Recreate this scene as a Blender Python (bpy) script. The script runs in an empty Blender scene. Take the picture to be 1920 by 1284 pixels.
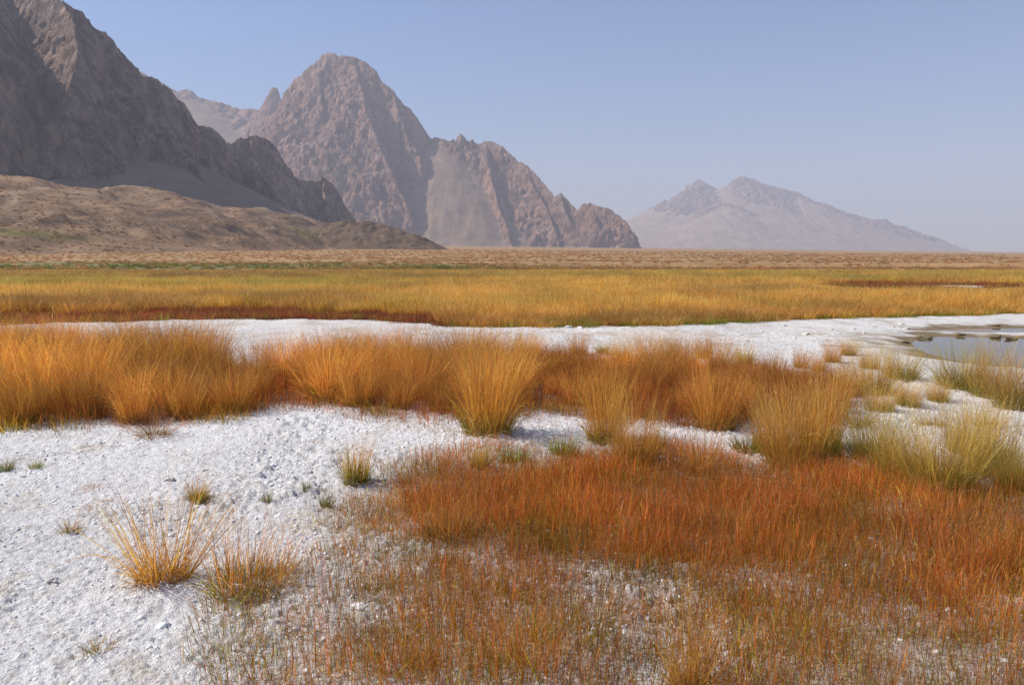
import bpy, math, random
import numpy as np
from mathutils import Vector

random.seed(7)
RNG = np.random.default_rng(7)
scene = bpy.context.scene
COL = scene.collection

# ------------------------------------------------------------------ camera
F = 1493.0          # focal length in pixels of the 1920 px wide photograph
CAMH = 1.6
PITCH = math.atan((642 - 478) / F)
cam_d = bpy.data.cameras.new("camera")
cam_d.sensor_width = 36.0
cam_d.lens = F / 1920 * 36.0
cam_d.clip_start = 0.05
cam_d.clip_end = 40000
cam = bpy.data.objects.new("camera", cam_d)
COL.objects.link(cam)
cam.location = (0, 0, CAMH)
cam.rotation_euler = (math.pi / 2 - PITCH, 0, 0)
scene.camera = cam

# ------------------------------------------------------------------ sky, sun, exposure
SUN_EL = math.radians(43)
SUN_AHEAD = math.radians(10)           # how far the sun stands ahead of due left
to_sun = Vector((-math.cos(SUN_EL) * math.cos(SUN_AHEAD),
                 math.cos(SUN_EL) * math.sin(SUN_AHEAD), math.sin(SUN_EL)))
world = bpy.data.worlds.new("World")
scene.world = world
world.use_nodes = True
wn = world.node_tree
sky = wn.nodes.new("ShaderNodeTexSky")
sky.sky_type = 'NISHITA'
sky.sun_disc = False
sky.sun_elevation = SUN_EL
sky.sun_rotation = math.atan2(to_sun.x, to_sun.y)
sky.altitude = 1200
sky.air_density = 1.3
sky.dust_density = 0.2
sky.ozone_density = 4.5
bg = wn.nodes["Background"]
bg.inputs[1].default_value = 0.066
grade = wn.nodes.new("ShaderNodeMix"); grade.data_type = 'RGBA'; grade.blend_type = 'MULTIPLY'
grade.inputs[0].default_value = 1.0
grade.inputs[7].default_value = (0.98, 0.97, 1.10, 1)
wn.links.new(sky.outputs[0], grade.inputs[6])
wn.links.new(grade.outputs[2], bg.inputs[0])

sun_d = bpy.data.lights.new("sun", 'SUN')
sun_d.energy = 4.2
sun_d.angle = math.radians(0.5)
sun_d.color = (1.0, 0.94, 0.86)
sun = bpy.data.objects.new("sun", sun_d)
COL.objects.link(sun)
sun.rotation_euler = (-to_sun).to_track_quat('-Z', 'Y').to_euler()

scene.view_settings.view_transform = 'Standard'
scene.view_settings.look = 'None'
scene.view_settings.gamma = 1.0
scene.view_settings.exposure = 0.85
scene.view_settings.use_curve_mapping = False
scene.render.engine = 'CYCLES'
scene.cycles.use_denoising = True
scene.cycles.denoiser = 'OPENIMAGEDENOISE'
scene.cycles.denoising_prefilter = 'NONE'
scene.cycles.denoising_input_passes = 'RGB_ALBEDO_NORMAL'
scene.cycles.use_adaptive_sampling = False
scene.cycles.max_bounces = 6
scene.cycles.diffuse_bounces = 3
scene.cycles.transmission_bounces = 3
scene.cycles.volume_bounces = 0
scene.cycles.transparent_max_bounces = 8
HAZE_DENSITY = 2.3e-4
HAZE_COLOR = (0.80, 0.80, 0.91)

# ------------------------------------------------------------------ helpers
def ray(px, py):
    u = (px - 960.0) / F
    v = (642.0 - py) / F
    return u, math.cos(PITCH) + v * math.sin(PITCH), -math.sin(PITCH) + v * math.cos(PITCH)

def at(px, py, D):
    """world point seen at a picture point of the photograph at forward distance D"""
    x, y, z = ray(px, py)
    return (x / y * D, D, CAMH + z / y * D)

def onground(px, py):
    x, y, z = ray(px, py)
    k = -CAMH / z
    return (x * k, y * k)

def gpix(X, Y, Z=0.0):
    """world -> picture coordinates of the photograph (used to survey the ground zones)"""
    dz = Z - CAMH
    c, s = math.cos(PITCH), math.sin(PITCH)
    d = np.maximum(Y * c - dz * s, 0.05)
    v = (Y * s + dz * c) / d
    return 960 + F * X / d, 642 - F * v

def tag(o, label=None, cat=None, group=None, kind=None):
    if label: o["label"] = label
    if cat: o["category"] = cat
    if group: o["group"] = group
    if kind: o["kind"] = kind
    return o

def h2(ix, iy, seed):
    n = (ix.astype(np.int64) * 374761393 + iy.astype(np.int64) * 668265263 + seed * 974711) & 0xffffffff
    n = ((n ^ (n >> 13)) * 1274126177) & 0xffffffff
    n = ((n ^ (n >> 16)) * 2246822519) & 0xffffffff
    return ((n ^ (n >> 15)) & 0xffffff) / float(0x1000000)

def perlin(x, y, seed=0):
    x = np.asarray(x, float); y = np.asarray(y, float)
    x0 = np.floor(x); y0 = np.floor(y)
    fx = x - x0; fy = y - y0
    ix = x0.astype(np.int64); iy = y0.astype(np.int64)
    u = fx * fx * fx * (fx * (fx * 6 - 15) + 10)
    v = fy * fy * fy * (fy * (fy * 6 - 15) + 10)
    def g(dx, dy):
        a = h2(ix + dx, iy + dy, seed) * 2 * np.pi
        return np.cos(a) * (fx - dx) + np.sin(a) * (fy - dy)
    n0 = g(0, 0) * (1 - u) + g(1, 0) * u
    n1 = g(0, 1) * (1 - u) + g(1, 1) * u
    return (n0 * (1 - v) + n1 * v) * 1.5

def fbm(x, y, octv=4, seed=0, gain=0.5, lac=2.03):
    a, s, t = 1.0, 0.0, 0.0
    for i in range(octv):
        s = s + a * perlin(x, y, seed + i * 17); t += a
        x = x * lac + 3.1; y = y * lac - 1.7; a *= gain
    return s / t

def ridged(x, y, octv=4, seed=0, gain=0.5, lac=2.07):
    a, s, t = 1.0, 0.0, 0.0
    for i in range(octv):
        s = s + a * (1 - np.abs(perlin(x, y, seed + i * 23)) * 1.6); t += a
        x = x * lac + 5.3; y = y * lac + 2.9; a *= gain
    return s / t

def noise3(x, y, z, seed=0):
    x0 = np.floor(x); y0 = np.floor(y); z0 = np.floor(z)
    fx, fy, fz = x - x0, y - y0, z - z0
    ix, iy, iz = x0.astype(np.int64), y0.astype(np.int64), z0.astype(np.int64)
    u = fx * fx * (3 - 2 * fx); v = fy * fy * (3 - 2 * fy); w = fz * fz * (3 - 2 * fz)
    r = 0
    for dz in (0, 1):
        for dy in (0, 1):
            for dx in (0, 1):
                wt = (u if dx else 1 - u) * (v if dy else 1 - v) * (w if dz else 1 - w)
                r = r + wt * h2(ix + dx + 57 * (iz + dz), iy + dy + 131 * (iz + dz), seed)
    return r * 2 - 1

def worley(x, y, seed=0):
    """distance to the nearest feature point and that point's random value"""
    ix = np.floor(x).astype(np.int64); iy = np.floor(y).astype(np.int64)
    d1 = np.full(x.shape, 9.0); rv = np.zeros(x.shape)
    for dy in (-1, 0, 1):
        for dx in (-1, 0, 1):
            cx, cy = ix + dx, iy + dy
            qx = cx + 0.1 + 0.8 * h2(cx, cy, seed); qy = cy + 0.1 + 0.8 * h2(cx, cy, seed + 5)
            d = np.hypot(qx - x, qy - y)
            m = d < d1
            d1 = np.where(m, d, d1); rv = np.where(m, h2(cx, cy, seed + 9), rv)
    return d1, rv

def sstep(a, b, x):
    t = np.clip((x - a) / (b - a), 0, 1)
    return t * t * (3 - 2 * t)

def sd_poly(px, py, poly):
    """signed distance to a polygon, positive inside"""
    px = np.asarray(px, float); py = np.asarray(py, float)
    d = np.full(px.shape, 1e18); ins = np.zeros(px.shape, bool)
    n = len(poly)
    for i in range(n):
        x0, y0 = poly[i]; x1, y1 = poly[(i + 1) % n]
        ex, ey = x1 - x0, y1 - y0
        t = np.clip(((px - x0) * ex + (py - y0) * ey) / (ex * ex + ey * ey + 1e-12), 0, 1)
        d = np.minimum(d, (px - x0 - t * ex) ** 2 + (py - y0 - t * ey) ** 2)
        c = ((y0 > py) != (y1 > py))
        with np.errstate(divide='ignore', invalid='ignore'):
            xi = x0 + (py - y0) * ex / (ey if ey != 0 else 1e-9)
        ins ^= c & (px < xi)
    return np.where(ins, 1, -1) * np.sqrt(d)

def make_mesh(name, V, Fc, cols=None, floats=None, smooth=True):
    """V (n,3), Fc list of (m,k) index arrays, cols: {attr: (n,3)}"""
    me = bpy.data.meshes.new(name)
    if not isinstance(Fc, (list, tuple)): Fc = [Fc]
    Fc = [np.asarray(f, np.int32) for f in Fc if len(f)]
    me.vertices.add(len(V))
    me.vertices.foreach_set("co", np.asarray(V, np.float32).ravel())
    nl = sum(f.size for f in Fc); nf = sum(len(f) for f in Fc)
    me.loops.add(nl)
    me.loops.foreach_set("vertex_index", np.concatenate([f.ravel() for f in Fc]))
    me.polygons.add(nf)
    tot = np.concatenate([np.full(len(f), f.shape[1], np.int32) for f in Fc])
    st = np.concatenate([[0], np.cumsum(tot)[:-1]]).astype(np.int32)
    me.polygons.foreach_set("loop_start", st)
    me.polygons.foreach_set("use_smooth", np.full(nf, smooth, bool))
    for k, c in (cols or {}).items():
        a = me.attributes.new(k, 'FLOAT_COLOR', 'POINT')
        c4 = np.ones((len(V), 4), np.float32); c4[:, :c.shape[1]] = c
        a.data.foreach_set("color", c4.ravel())
    for k, c in (floats or {}).items():
        a = me.attributes.new(k, 'FLOAT', 'POINT')
        a.data.foreach_set("value", np.asarray(c, np.float32))
    me.update(calc_edges=True)
    return me

def add_obj(name, me, parent=None, mat=None):
    o = bpy.data.objects.new(name, me)
    COL.objects.link(o)
    if parent: o.parent = parent
    if mat and me is not None and not me.materials: me.materials.append(mat)
    return o

# ------------------------------------------------------------------ materials
def new_mat(name):
    m = bpy.data.materials.new(name); m.use_nodes = True
    nt = m.node_tree; nt.nodes.clear()
    out = nt.nodes.new("ShaderNodeOutputMaterial")
    return m, nt, out

def N(nt, t, **kw):
    n = nt.nodes.new(t)
    for k, v in kw.items(): setattr(n, k, v)
    return n

def mixc(nt, a, b, fac, blend='MIX'):
    m = N(nt, "ShaderNodeMix", data_type='RGBA', blend_type=blend)
    for sock, v in ((m.inputs[0], fac), (m.inputs[6], a), (m.inputs[7], b)):
        if isinstance(v, bpy.types.NodeSocket): nt.links.new(v, sock)
        elif isinstance(v, (tuple, list)): sock.default_value = (*v, 1.0)
        else: sock.default_value = v
    return m.outputs[2]

def ramp(nt, src, stops):
    r = N(nt, "ShaderNodeValToRGB")
    e = r.color_ramp.elements
    while len(e) < len(stops): e.new(0.5)
    for el, (p, c) in zip(e, stops):
        el.position = p; el.color = (*c, 1.0) if len(c) == 3 else c
    nt.links.new(src, r.inputs[0])
    return r.outputs[0]

def noise_tex(nt, vec, scale, detail=6, rough=0.6, ntype='FBM', dist=0.0):
    n = N(nt, "ShaderNodeTexNoise", noise_type=ntype)
    n.inputs["Scale"].default_value = scale
    n.inputs["Detail"].default_value = detail
    n.inputs["Roughness"].default_value = rough
    n.inputs["Distortion"].default_value = dist
    nt.links.new(vec, n.inputs["Vector"])
    return n.outputs[0]

def grass_material(name, instanced, transl=0.45, rough=0.6):
    m, nt, out = new_mat(name)
    a = N(nt, "ShaderNodeAttribute", attribute_name="Col")
    if instanced:
        t = N(nt, "ShaderNodeAttribute", attribute_name="tint", attribute_type='INSTANCER').outputs["Color"]
    else:
        t = N(nt, "ShaderNodeObjectInfo").outputs["Color"]
    c = mixc(nt, a.outputs["Color"], t, 1.0, 'MULTIPLY')
    p = N(nt, "ShaderNodeBsdfPrincipled")
    p.inputs["Roughness"].default_value = rough
    p.inputs["Specular IOR Level"].default_value = 0.25
    nt.links.new(c, p.inputs["Base Color"])
    tr = N(nt, "ShaderNodeBsdfTranslucent")
    nt.links.new(c, tr.inputs["Color"])
    mx = N(nt, "ShaderNodeMixShader"); mx.inputs[0].default_value = transl
    nt.links.new(p.outputs[0], mx.inputs[1]); nt.links.new(tr.outputs[0], mx.inputs[2])
    nt.links.new(mx.outputs[0], out.inputs[0])
    return m

M_GRASS = grass_material("dry_grass", False)
M_GRASS_I = grass_material("dry_grass_mass", True)

def ground_material():
    m, nt, out = new_mat("salt_and_soil")
    a = N(nt, "ShaderNodeAttribute", attribute_name="Col")
    z = N(nt, "ShaderNodeAttribute", attribute_name="wet")
    g = N(nt, "ShaderNodeNewGeometry").outputs["Position"]
    n1 = noise_tex(nt, g, 0.35, 5, 0.6)
    n2 = noise_tex(nt, g, 9.0, 6, 0.65)
    n3 = noise_tex(nt, g, 38.0, 5, 0.68)
    f1 = ramp(nt, n1, [(0.3, (0.88,) * 3), (0.7, (1.06,) * 3)])
    f2 = ramp(nt, n2, [(0.3, (0.74, 0.70, 0.64)), (0.48, (1.0, 1.0, 1.0)), (0.75, (1.05,) * 3)])
    c = mixc(nt, a.outputs["Color"], f1, 1.0, 'MULTIPLY')
    c = mixc(nt, c, f2, 1.0, 'MULTIPLY')
    st = noise_tex(nt, g, 1.3, 7, 0.72, dist=0.8)
    c = mixc(nt, c, ramp(nt, st, [(0.54, (1.0,) * 3), (0.66, (0.84, 0.77, 0.67)), (0.8, (0.70, 0.62, 0.52))]), 1.0, 'MULTIPLY')
    p = N(nt, "ShaderNodeBsdfPrincipled")
    nt.links.new(c, p.inputs["Base Color"])
    r = N(nt, "ShaderNodeMapRange")
    nt.links.new(z.outputs["Fac"], r.inputs[0])
    r.inputs[3].default_value = 0.9; r.inputs[4].default_value = 0.55
    nt.links.new(r.outputs[0], p.inputs["Roughness"])
    p.inputs["Specular IOR Level"].default_value = 0.3
    b1 = N(nt, "ShaderNodeBump"); b1.inputs["Strength"].default_value = 0.9; b1.inputs["Distance"].default_value = 0.035
    nt.links.new(n3, b1.inputs["Height"])
    nt.links.new(b1.outputs[0], p.inputs["Normal"])
    nt.links.new(p.outputs[0], out.inputs[0])
    return m
M_GROUND = ground_material()

def rock_material(name, rock_a, rock_b, rock_c, scree_a, scree_b, s=1.0):
    m, nt, out = new_mat(name)
    k = N(nt, "ShaderNodeAttribute", attribute_name="rock").outputs["Fac"]
    g = N(nt, "ShaderNodeNewGeometry").outputs["Position"]
    mp = N(nt, "ShaderNodeMapping"); nt.links.new(g, mp.inputs[0])
    mp.inputs["Rotation"].default_value = (0.5, 0.35, 0.3)
    mp.inputs["Scale"].default_value = (1.25, 1.25, 0.6)
    q = mp.outputs[0]
    big = noise_tex(nt, g, 0.006 / s, 4, 0.6)
    mid = noise_tex(nt, q, 0.03 / s, 8, 0.68, dist=0.6)
    fine = noise_tex(nt, q, 0.16 / s, 6, 0.7)
    rc = ramp(nt, mid, [(0.40, rock_a), (0.5, rock_b), (0.61, rock_c)])
    rc = mixc(nt, rc, ramp(nt, big, [(0.35, (0.82, 0.84, 0.90)), (0.65, (1.15, 1.0, 0.9))]), 0.8, 'MULTIPLY')
    crk = noise_tex(nt, q, 0.045 / s, 7, 0.6, ntype='RIDGED_MULTIFRACTAL')
    rc = mixc(nt, rc, ramp(nt, crk, [(0.15, (1.12,) * 3), (0.75, (0.95,) * 3), (1.0, (0.55,) * 3)]), 0.8, 'MULTIPLY')
    rc = mixc(nt, rc, ramp(nt, fine, [(0.3, (0.7,) * 3), (0.6, (1.08,) * 3)]), 0.8, 'MULTIPLY')
    sc = ramp(nt, noise_tex(nt, g, 0.02 / s, 7, 0.65), [(0.3, scree_a), (0.7, scree_b)])
    mq = N(nt, "ShaderNodeMapping"); nt.links.new(g, mq.inputs[0]); mq.inputs["Scale"].default_value = (1.0, 0.12, 0.12)
    sc = mixc(nt, sc, ramp(nt, noise_tex(nt, mq.outputs[0], 0.06 / s, 5, 0.65, dist=0.3), [(0.3, (0.78,) * 3), (0.65, (1.14,) * 3)]), 0.9, 'MULTIPLY')
    sc = mixc(nt, sc, ramp(nt, noise_tex(nt, g, 0.5 / s, 5, 0.75), [(0.3, (0.72,) * 3), (0.6, (1.06,) * 3)]), 0.8, 'MULTIPLY')
    c = mixc(nt, sc, rc, k)
    p = N(nt, "ShaderNodeBsdfPrincipled")
    p.inputs["Roughness"].default_value = 0.92
    p.inputs["Specular IOR Level"].default_value = 0.15
    nt.links.new(c, p.inputs["Base Color"])
    hm = noise_tex(nt, q, 0.07 / s, 9, 0.72, dist=0.4)
    mul = N(nt, "ShaderNodeMath", operation='MULTIPLY')
    nt.links.new(hm, mul.inputs[0]); nt.links.new(k, mul.inputs[1])
    b = N(nt, "ShaderNodeBump"); b.inputs["Strength"].default_value = 1.0; b.inputs["Distance"].default_value = 18.0 * s
    nt.links.new(mul.outputs[0], b.inputs["Height"])
    b2 = N(nt, "ShaderNodeBump"); b2.inputs["Strength"].default_value = 0.5; b2.inputs["Distance"].default_value = 1.0 * s
    nt.links.new(noise_tex(nt, g, 0.4 / s, 5, 0.75), b2.inputs["Height"])
    nt.links.new(b.outputs[0], b2.inputs["Normal"])
    nt.links.new(b2.outputs[0], p.inputs["Normal"])
    nt.links.new(p.outputs[0], out.inputs[0])
    return m

# ------------------------------------------------------------------ surveyed zones (picture coordinates of ground points)
FIELD_EDGE = [(-900, 620), (-200, 610), (0, 607), (100, 604), (200, 603), (330, 598), (400, 596), (560, 597), (700, 601), (815, 606),
              (830, 611), (1000, 613), (1200, 612), (1400, 605), (1560, 597), (1700, 594), (1850, 590), (1920, 587), (2300, 575), (3200, 560)]
FE_X = np.array([p[0] for p in FIELD_EDGE], float); FE_Y = np.array([p[1] for p in FIELD_EDGE], float)
BELT = [(-420, 795), (0, 798), (150, 795), (280, 792), (400, 785), (480, 772), (530, 757), (600, 760), (700, 768), (780, 772),
        (860, 782), (960, 780), (1080, 775), (1200, 792), (1300, 792), (1420, 800), (1550, 792), (1590, 760), (1585, 725),
        (1450, 712), (1300, 704), (1150, 694), (1000, 678), (800, 677), (600, 682), (510, 708), (440, 712), (400, 690), (330, 676),
        (200, 662), (0, 650), (-420, 650)]
RED_DENSE = [(740, 925), (880, 890), (1050, 872), (1200, 878), (1350, 895), (1500, 905), (1640, 930), (1690, 1020), (1640, 1070), (1500, 1045),
             (1380, 1075), (1200, 1090), (1020, 1075), (900, 1045), (800, 1000)]
RED_RIGHT = [(1640, 960), (1800, 1000), (2200, 980), (2200, 1100), (1800, 1110), (1650, 1080)]
RED_SPARSE = [(590, 950), (740, 890), (980, 850), (1200, 850), (1500, 890), (2300, 880), (2500, 1500), (380, 1500), (395, 1150),
              (430, 1100), (580, 1080)]
POOL = [(1724, 631), (1760, 626), (1860, 628), (1990, 634), (2300, 650), (2300, 715), (1960, 684), (1840, 674), (1778, 668), (1735, 655), (1712, 645)]
PUDDLE = [(1735, 616), (1790, 612), (1930, 611), (2200, 613), (2200, 622), (1920, 619), (1800, 618)]
MUD_TRACE = [(1540, 648), (1660, 650), (1760, 656), (1760, 660), (1650, 653), (1540, 651)]
def wpoly(poly): return [onground(*p) for p in poly]
POOL_W, PUDDLE_W, TRACE_W = wpoly(POOL), wpoly(PUDDLE), wpoly(MUD_TRACE)

def field_front(X, Y):
    """signed picture rows beyond the front edge of the meadow (positive = in the meadow)"""
    px, py = gpix(X, Y)
    return np.interp(px, FE_X, FE_Y) - py

def plain_z(X, Y):
    D = np.maximum(Y, 1.0)
    az = np.clip(X / D, -1.2, 1.2)
    yp = 461 + (az * F - 40) * 0.0125
    s = (478 - yp) / F
    d = np.maximum(Y - 95, 0)
    return s * d * d / (d + 40)

def gz_low(X, Y):
    R = np.hypot(X, Y)
    fade = 1 / (1 + (R / 30.0) ** 2)
    z = fbm(X * 0.5, Y * 0.5, 3, 3) * 0.05 * np.maximum(fade, 0.25)
    z = z + fbm(X * 1.9, Y * 1.9, 3, 8) * 0.022 * fade
    z = z + plain_z(X, Y)
    z = z + np.where(Y > 85, fbm(X / 30, Y / 30, 4, 12) * np.clip((Y - 85) / 80, 0, 1) * 0.5, 0)
    # low cut bank meandering across the plain at the right
    bank = 150 + 30 * fbm(X / 60, X * 0 + 2.2, 3, 30)
    z = z - sstep(0, 6, bank - Y) * np.clip((Y - 95) / 30, 0, 1) * 0.9 * sstep(-20, 30, X)
    sp = np.maximum(sd_poly(X, Y, POOL_W), sd_poly(X, Y, PUDDLE_W))
    near = sstep(-1.2, 0.5, sp)
    return z * (1 - near) - 0.07 * sstep(-0.9, 0.35, sp)

# ------------------------------------------------------------------ ground sheet
def build_ground():
    th = np.radians(np.concatenate([np.linspace(-180, -46, 22)[:-1], np.linspace(-46, -36, 26)[:-1],
                                    np.linspace(-36, 36, 540), np.linspace(36, 46, 26)[1:], np.linspace(46, 180, 22)[1:]]))
    rr = [0.25, 0.6, 1.0, 1.5]
    r = 1.9
    while r < 7800:
        rr.append(r)
        k = 0.0034 if r < 20 else min(0.0034 * (r / 20) ** 0.55, 0.05)
        r *= 1 + k
    rr.append(7800); rr = np.array(rr)
    R, T = np.meshgrid(rr, th, indexing='ij')
    X, Y = R * np.sin(T), R * np.cos(T)
    sh = X.shape
    X, Y = X.ravel(), Y.ravel(); Rf = R.ravel()
    Z = gz_low(X, Y)
    px, py = gpix(X, Y)
    py = np.where(Y > 0.4, py, 3000); 
    ff = field_front(X, Y) + fbm(X * 0.8, Y * 0.8, 3, 41) * 6 * np.clip(Y / 20, 0.2, 1)
    infield = sstep(-1.0, 2.5, ff) * (Y > 5)
    # salt crumb relief
    near = Rf < 24
    xn, yn = X[near], Y[near]
    patch = sstep(-0.25, 0.45, fbm(xn * 0.9, yn * 0.9, 3, 51))
    fw = fbm(xn * 9, yn * 9, 2, 61) * 0.35
    d1, v1 = worley(xn / 0.048 + fw, yn / 0.048 - fw, 71)
    d2, v2 = worley(xn / 0.022 + fw, yn / 0.022, 72)
    d3, v3 = worley(xn / 0.16 + fw, yn / 0.16 - fw, 73)
    b = np.maximum(0, 1 - (d1 / (0.42 + 0.25 * v1)) ** 2) * 0.026 * (0.25 + 0.75 * v1 ** 1.5) * (0.55 + 0.6 * patch)
    b += np.maximum(0, 1 - (d2 / 0.55) ** 2) * 0.012 * v2
    b += np.maximum(0, 1 - (d3 / 0.5) ** 2) * 0.03 * (v3 > 0.72) * patch
    b -= 0.02 * sstep(0.2, 0.6, ridged(xn * 3, yn * 3, 3, 81) - 0.35) * patch
    spn = np.maximum(sd_poly(xn, yn, POOL_W), sd_poly(xn, yn, PUDDLE_W))
    Z[near] += b * (1 - infield[near]) * (1 - sstep(-1.0, -0.1, spn)) * sstep(24, 15, Rf[near])
    # colour of the materials lying there
    salt = np.array([0.66, 0.65, 0.64]); dirty = np.array([0.50, 0.455, 0.40])
    n = fbm(X * 0.7, Y * 0.7, 4, 91)
    n2 = fbm(X * 5, Y * 5, 3, 93)
    C = salt + (dirty - salt) * np.clip(sstep(0.1, 0.7, n) * 0.5 + sstep(0.2, 0.6, n2) * 0.35 + sstep(11, 15, Y) * (0.25 + 0.9 * sstep(0.0, 0.5, fbm(X * 1.6, Y * 0.9, 4, 95))), 0, 1)[:, None]
    # litter under the grass of the belt and the red grass
    sb = sd_poly(px, py, BELT)
    kb = sstep(-14, 16, sb + n2 * 16) * (Y > 3)
    C = C + (np.array([0.16, 0.10, 0.055]) - C) * (kb * 0.85)[:, None]
    sr = np.maximum(sd_poly(px, py, RED_DENSE), sd_poly(px, py, RED_RIGHT))
    kr = sstep(-30, 60, sr + n2 * 60 + n * 40) * (Y > 1)
    C = C + (np.array([0.30, 0.20, 0.12]) - C) * (kr * 0.75)[:, None]
    ks = sstep(-30, 40, sd_poly(px, py, RED_SPARSE) + n * 40) * (Y > 1) * sstep(-0.35, 0.35, fbm(X * 2.3, Y * 2.3, 4, 92) + 0.12)
    C = C + (np.array([0.33, 0.22, 0.13]) - C) * (ks * 0.55 * (0.25 + 0.75 * sstep(560, 900, px)))[:, None]
    # meadow soil, then the brown gravel plain
    soil = np.array([0.16, 0.10, 0.04])
    C = C + (soil - C) * infield[:, None]
    far = sstep(66, 84, Y + n * 8)
    nb = fbm(X / 55, Y / 22, 4, 97)
    nb2 = fbm(X / 9, Y / 5, 4, 98)
    plain = np.array([0.30, 0.18, 0.075]) * (1 + 0.2 * nb + 0.3 * nb2)[:, None]
    pale = sstep(0.25, 0.5, fbm(X / 40, Y / 12, 4, 99) - 0.1 * sstep(200, 300, Y))
    plain = plain + (np.array([0.44, 0.34, 0.24]) - plain) * (pale * 0.12)[:, None]
    grn = sstep(82, 95, Y) * sstep(150, 112, Y) * sstep(30, -25, X + nb * 40) * sstep(-0.35, 0.15, nb2 + 0.2)
    plain = plain + (np.array([0.10, 0.12, 0.03]) - plain) * (grn * 0.85)[:, None]
    C = C + (plain - C) * far[:, None]
    # bare salt showing inside the meadow at the right
    px2, py2 = px, py
    bare = np.exp(-((py2 - 535.5 - 2 * np.sin(px2 / 90)) / 3.0) ** 2) * sstep(1560, 1640, px2) * (fbm(X / 5, Y / 9, 3, 44) > -0.15)
    C = C + (np.array([0.78, 0.77, 0.75]) - C) * np.clip(bare, 0, 1)[:, None]
    # mud round the pool
    sp = np.maximum(sd_poly(X, Y, POOL_W), sd_poly(X, Y, PUDDLE_W) * 1.0)
    mudn = fbm(X * 1.6, Y * 1.6, 3, 45)
    west = np.exp(-((X - 7.4) / 1.0) ** 2 - ((Y - 14.6) / 1.6) ** 2)
    mud = np.maximum(sstep(-0.62, -0.2, sp + mudn * 0.6), sstep(-0.1, 0.05, sd_poly(X, Y, TRACE_W) + mudn * 0.06) * 0.55)
    mud = np.maximum(mud, west * sstep(-0.25, 0.15, mudn) * 0.95) * (Y > 5)
    C = C + (np.array([0.20, 0.135, 0.06]) - C) * np.clip(mud, 0, 1)[:, None]
    C = np.clip(C, 0.01, 0.85)
    nr, nc = sh
    i = np.arange((nr - 1) * (nc - 1)); a = (i // (nc - 1)) * nc + i % (nc - 1)
    quads = np.stack([a, a + nc, a + nc + 1, a + 1], 1)[:, ::-1]
    # close the small disc under the camera
    V = np.column_stack([X, Y, Z]); V = np.vstack([V, [[0, 0, 0]]])
    C = np.vstack([C, [[0.8, 0.8, 0.79]]]); mud = np.append(mud, 0)
    ctr = len(V) - 1
    k = np.arange(nc - 1)
    tri = np.stack([np.full(nc - 1, ctr), k + 1, k], 1)
    me = make_mesh("ground", V, [quads, tri], {"Col": C}, {"wet": np.clip(mud, 0, 1)})
    o = add_obj("ground", me, mat=M_GROUND)
    tag(o, "white crumbly salt crust running into meadow soil and a brown gravel plain", "ground", kind="structure")
    return o
ground = build_ground()

# ------------------------------------------------------------------ mountains
def seg_field(X, Y, ridges):
    """highest of all ridge flanks: returns height, distance to that ridge, scree height"""
    H = np.full(X.shape, -500.0); Dm = np.zeros(X.shape); S = np.zeros(X.shape); SC = np.full(X.shape, -500.0)
    for ri, rd in enumerate(ridges):
        P = np.array(rd['pts'], float)
        kl, kr = rd.get('k', (1.2, 1.2)); fr = rd.get('scree', 0.42); ks = rd.get('ks', 0.62)
        base = rd.get('base', 15.0); pw = rd.get('pw', 1.4)
        acc = 0.0
        for i in range(len(P) - 1):
            ex, ey = P[i + 1, 0] - P[i, 0], P[i + 1, 1] - P[i, 1]
            L2 = ex * ex + ey * ey + 1e-9; L = math.sqrt(L2)
            t = np.clip(((X - P[i, 0]) * ex + (Y - P[i, 1]) * ey) / L2, 0, 1)
            dx, dy = X - P[i, 0] - t * ex, Y - P[i, 1] - t * ey
            d = np.hypot(dx, dy)
            side = (ex * dy - ey * dx) / (L * np.maximum(d, 1e-3))       # +1 left of travel, -1 right
            k = kl * (0.5 + 0.5 * side) + kr * (0.5 - 0.5 * side)
            hc = P[i, 2] * (1 - t) + P[i + 1, 2] * t
            h = hc - k * d
            m = h > H
            H = np.where(m, h, H); Dm = np.where(m, d, Dm); S = np.where(m, acc + t * L + ri * 977, S)
            fn = fr * (1 + 0.35 * perlin((acc + t * L) / 60.0, np.full(X.shape, ri * 3.7), 5))
            fn = np.minimum(fn, 0.99)
            top = np.maximum((hc - base) * fn, 0.1)
            SC = np.maximum(SC, np.where(ks * d < pw * top, base + top * np.maximum(0, 1 - ks * d / (pw * top)) ** pw - 2.0, -500.0))
            acc += L
    return H, Dm, S, SC

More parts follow.
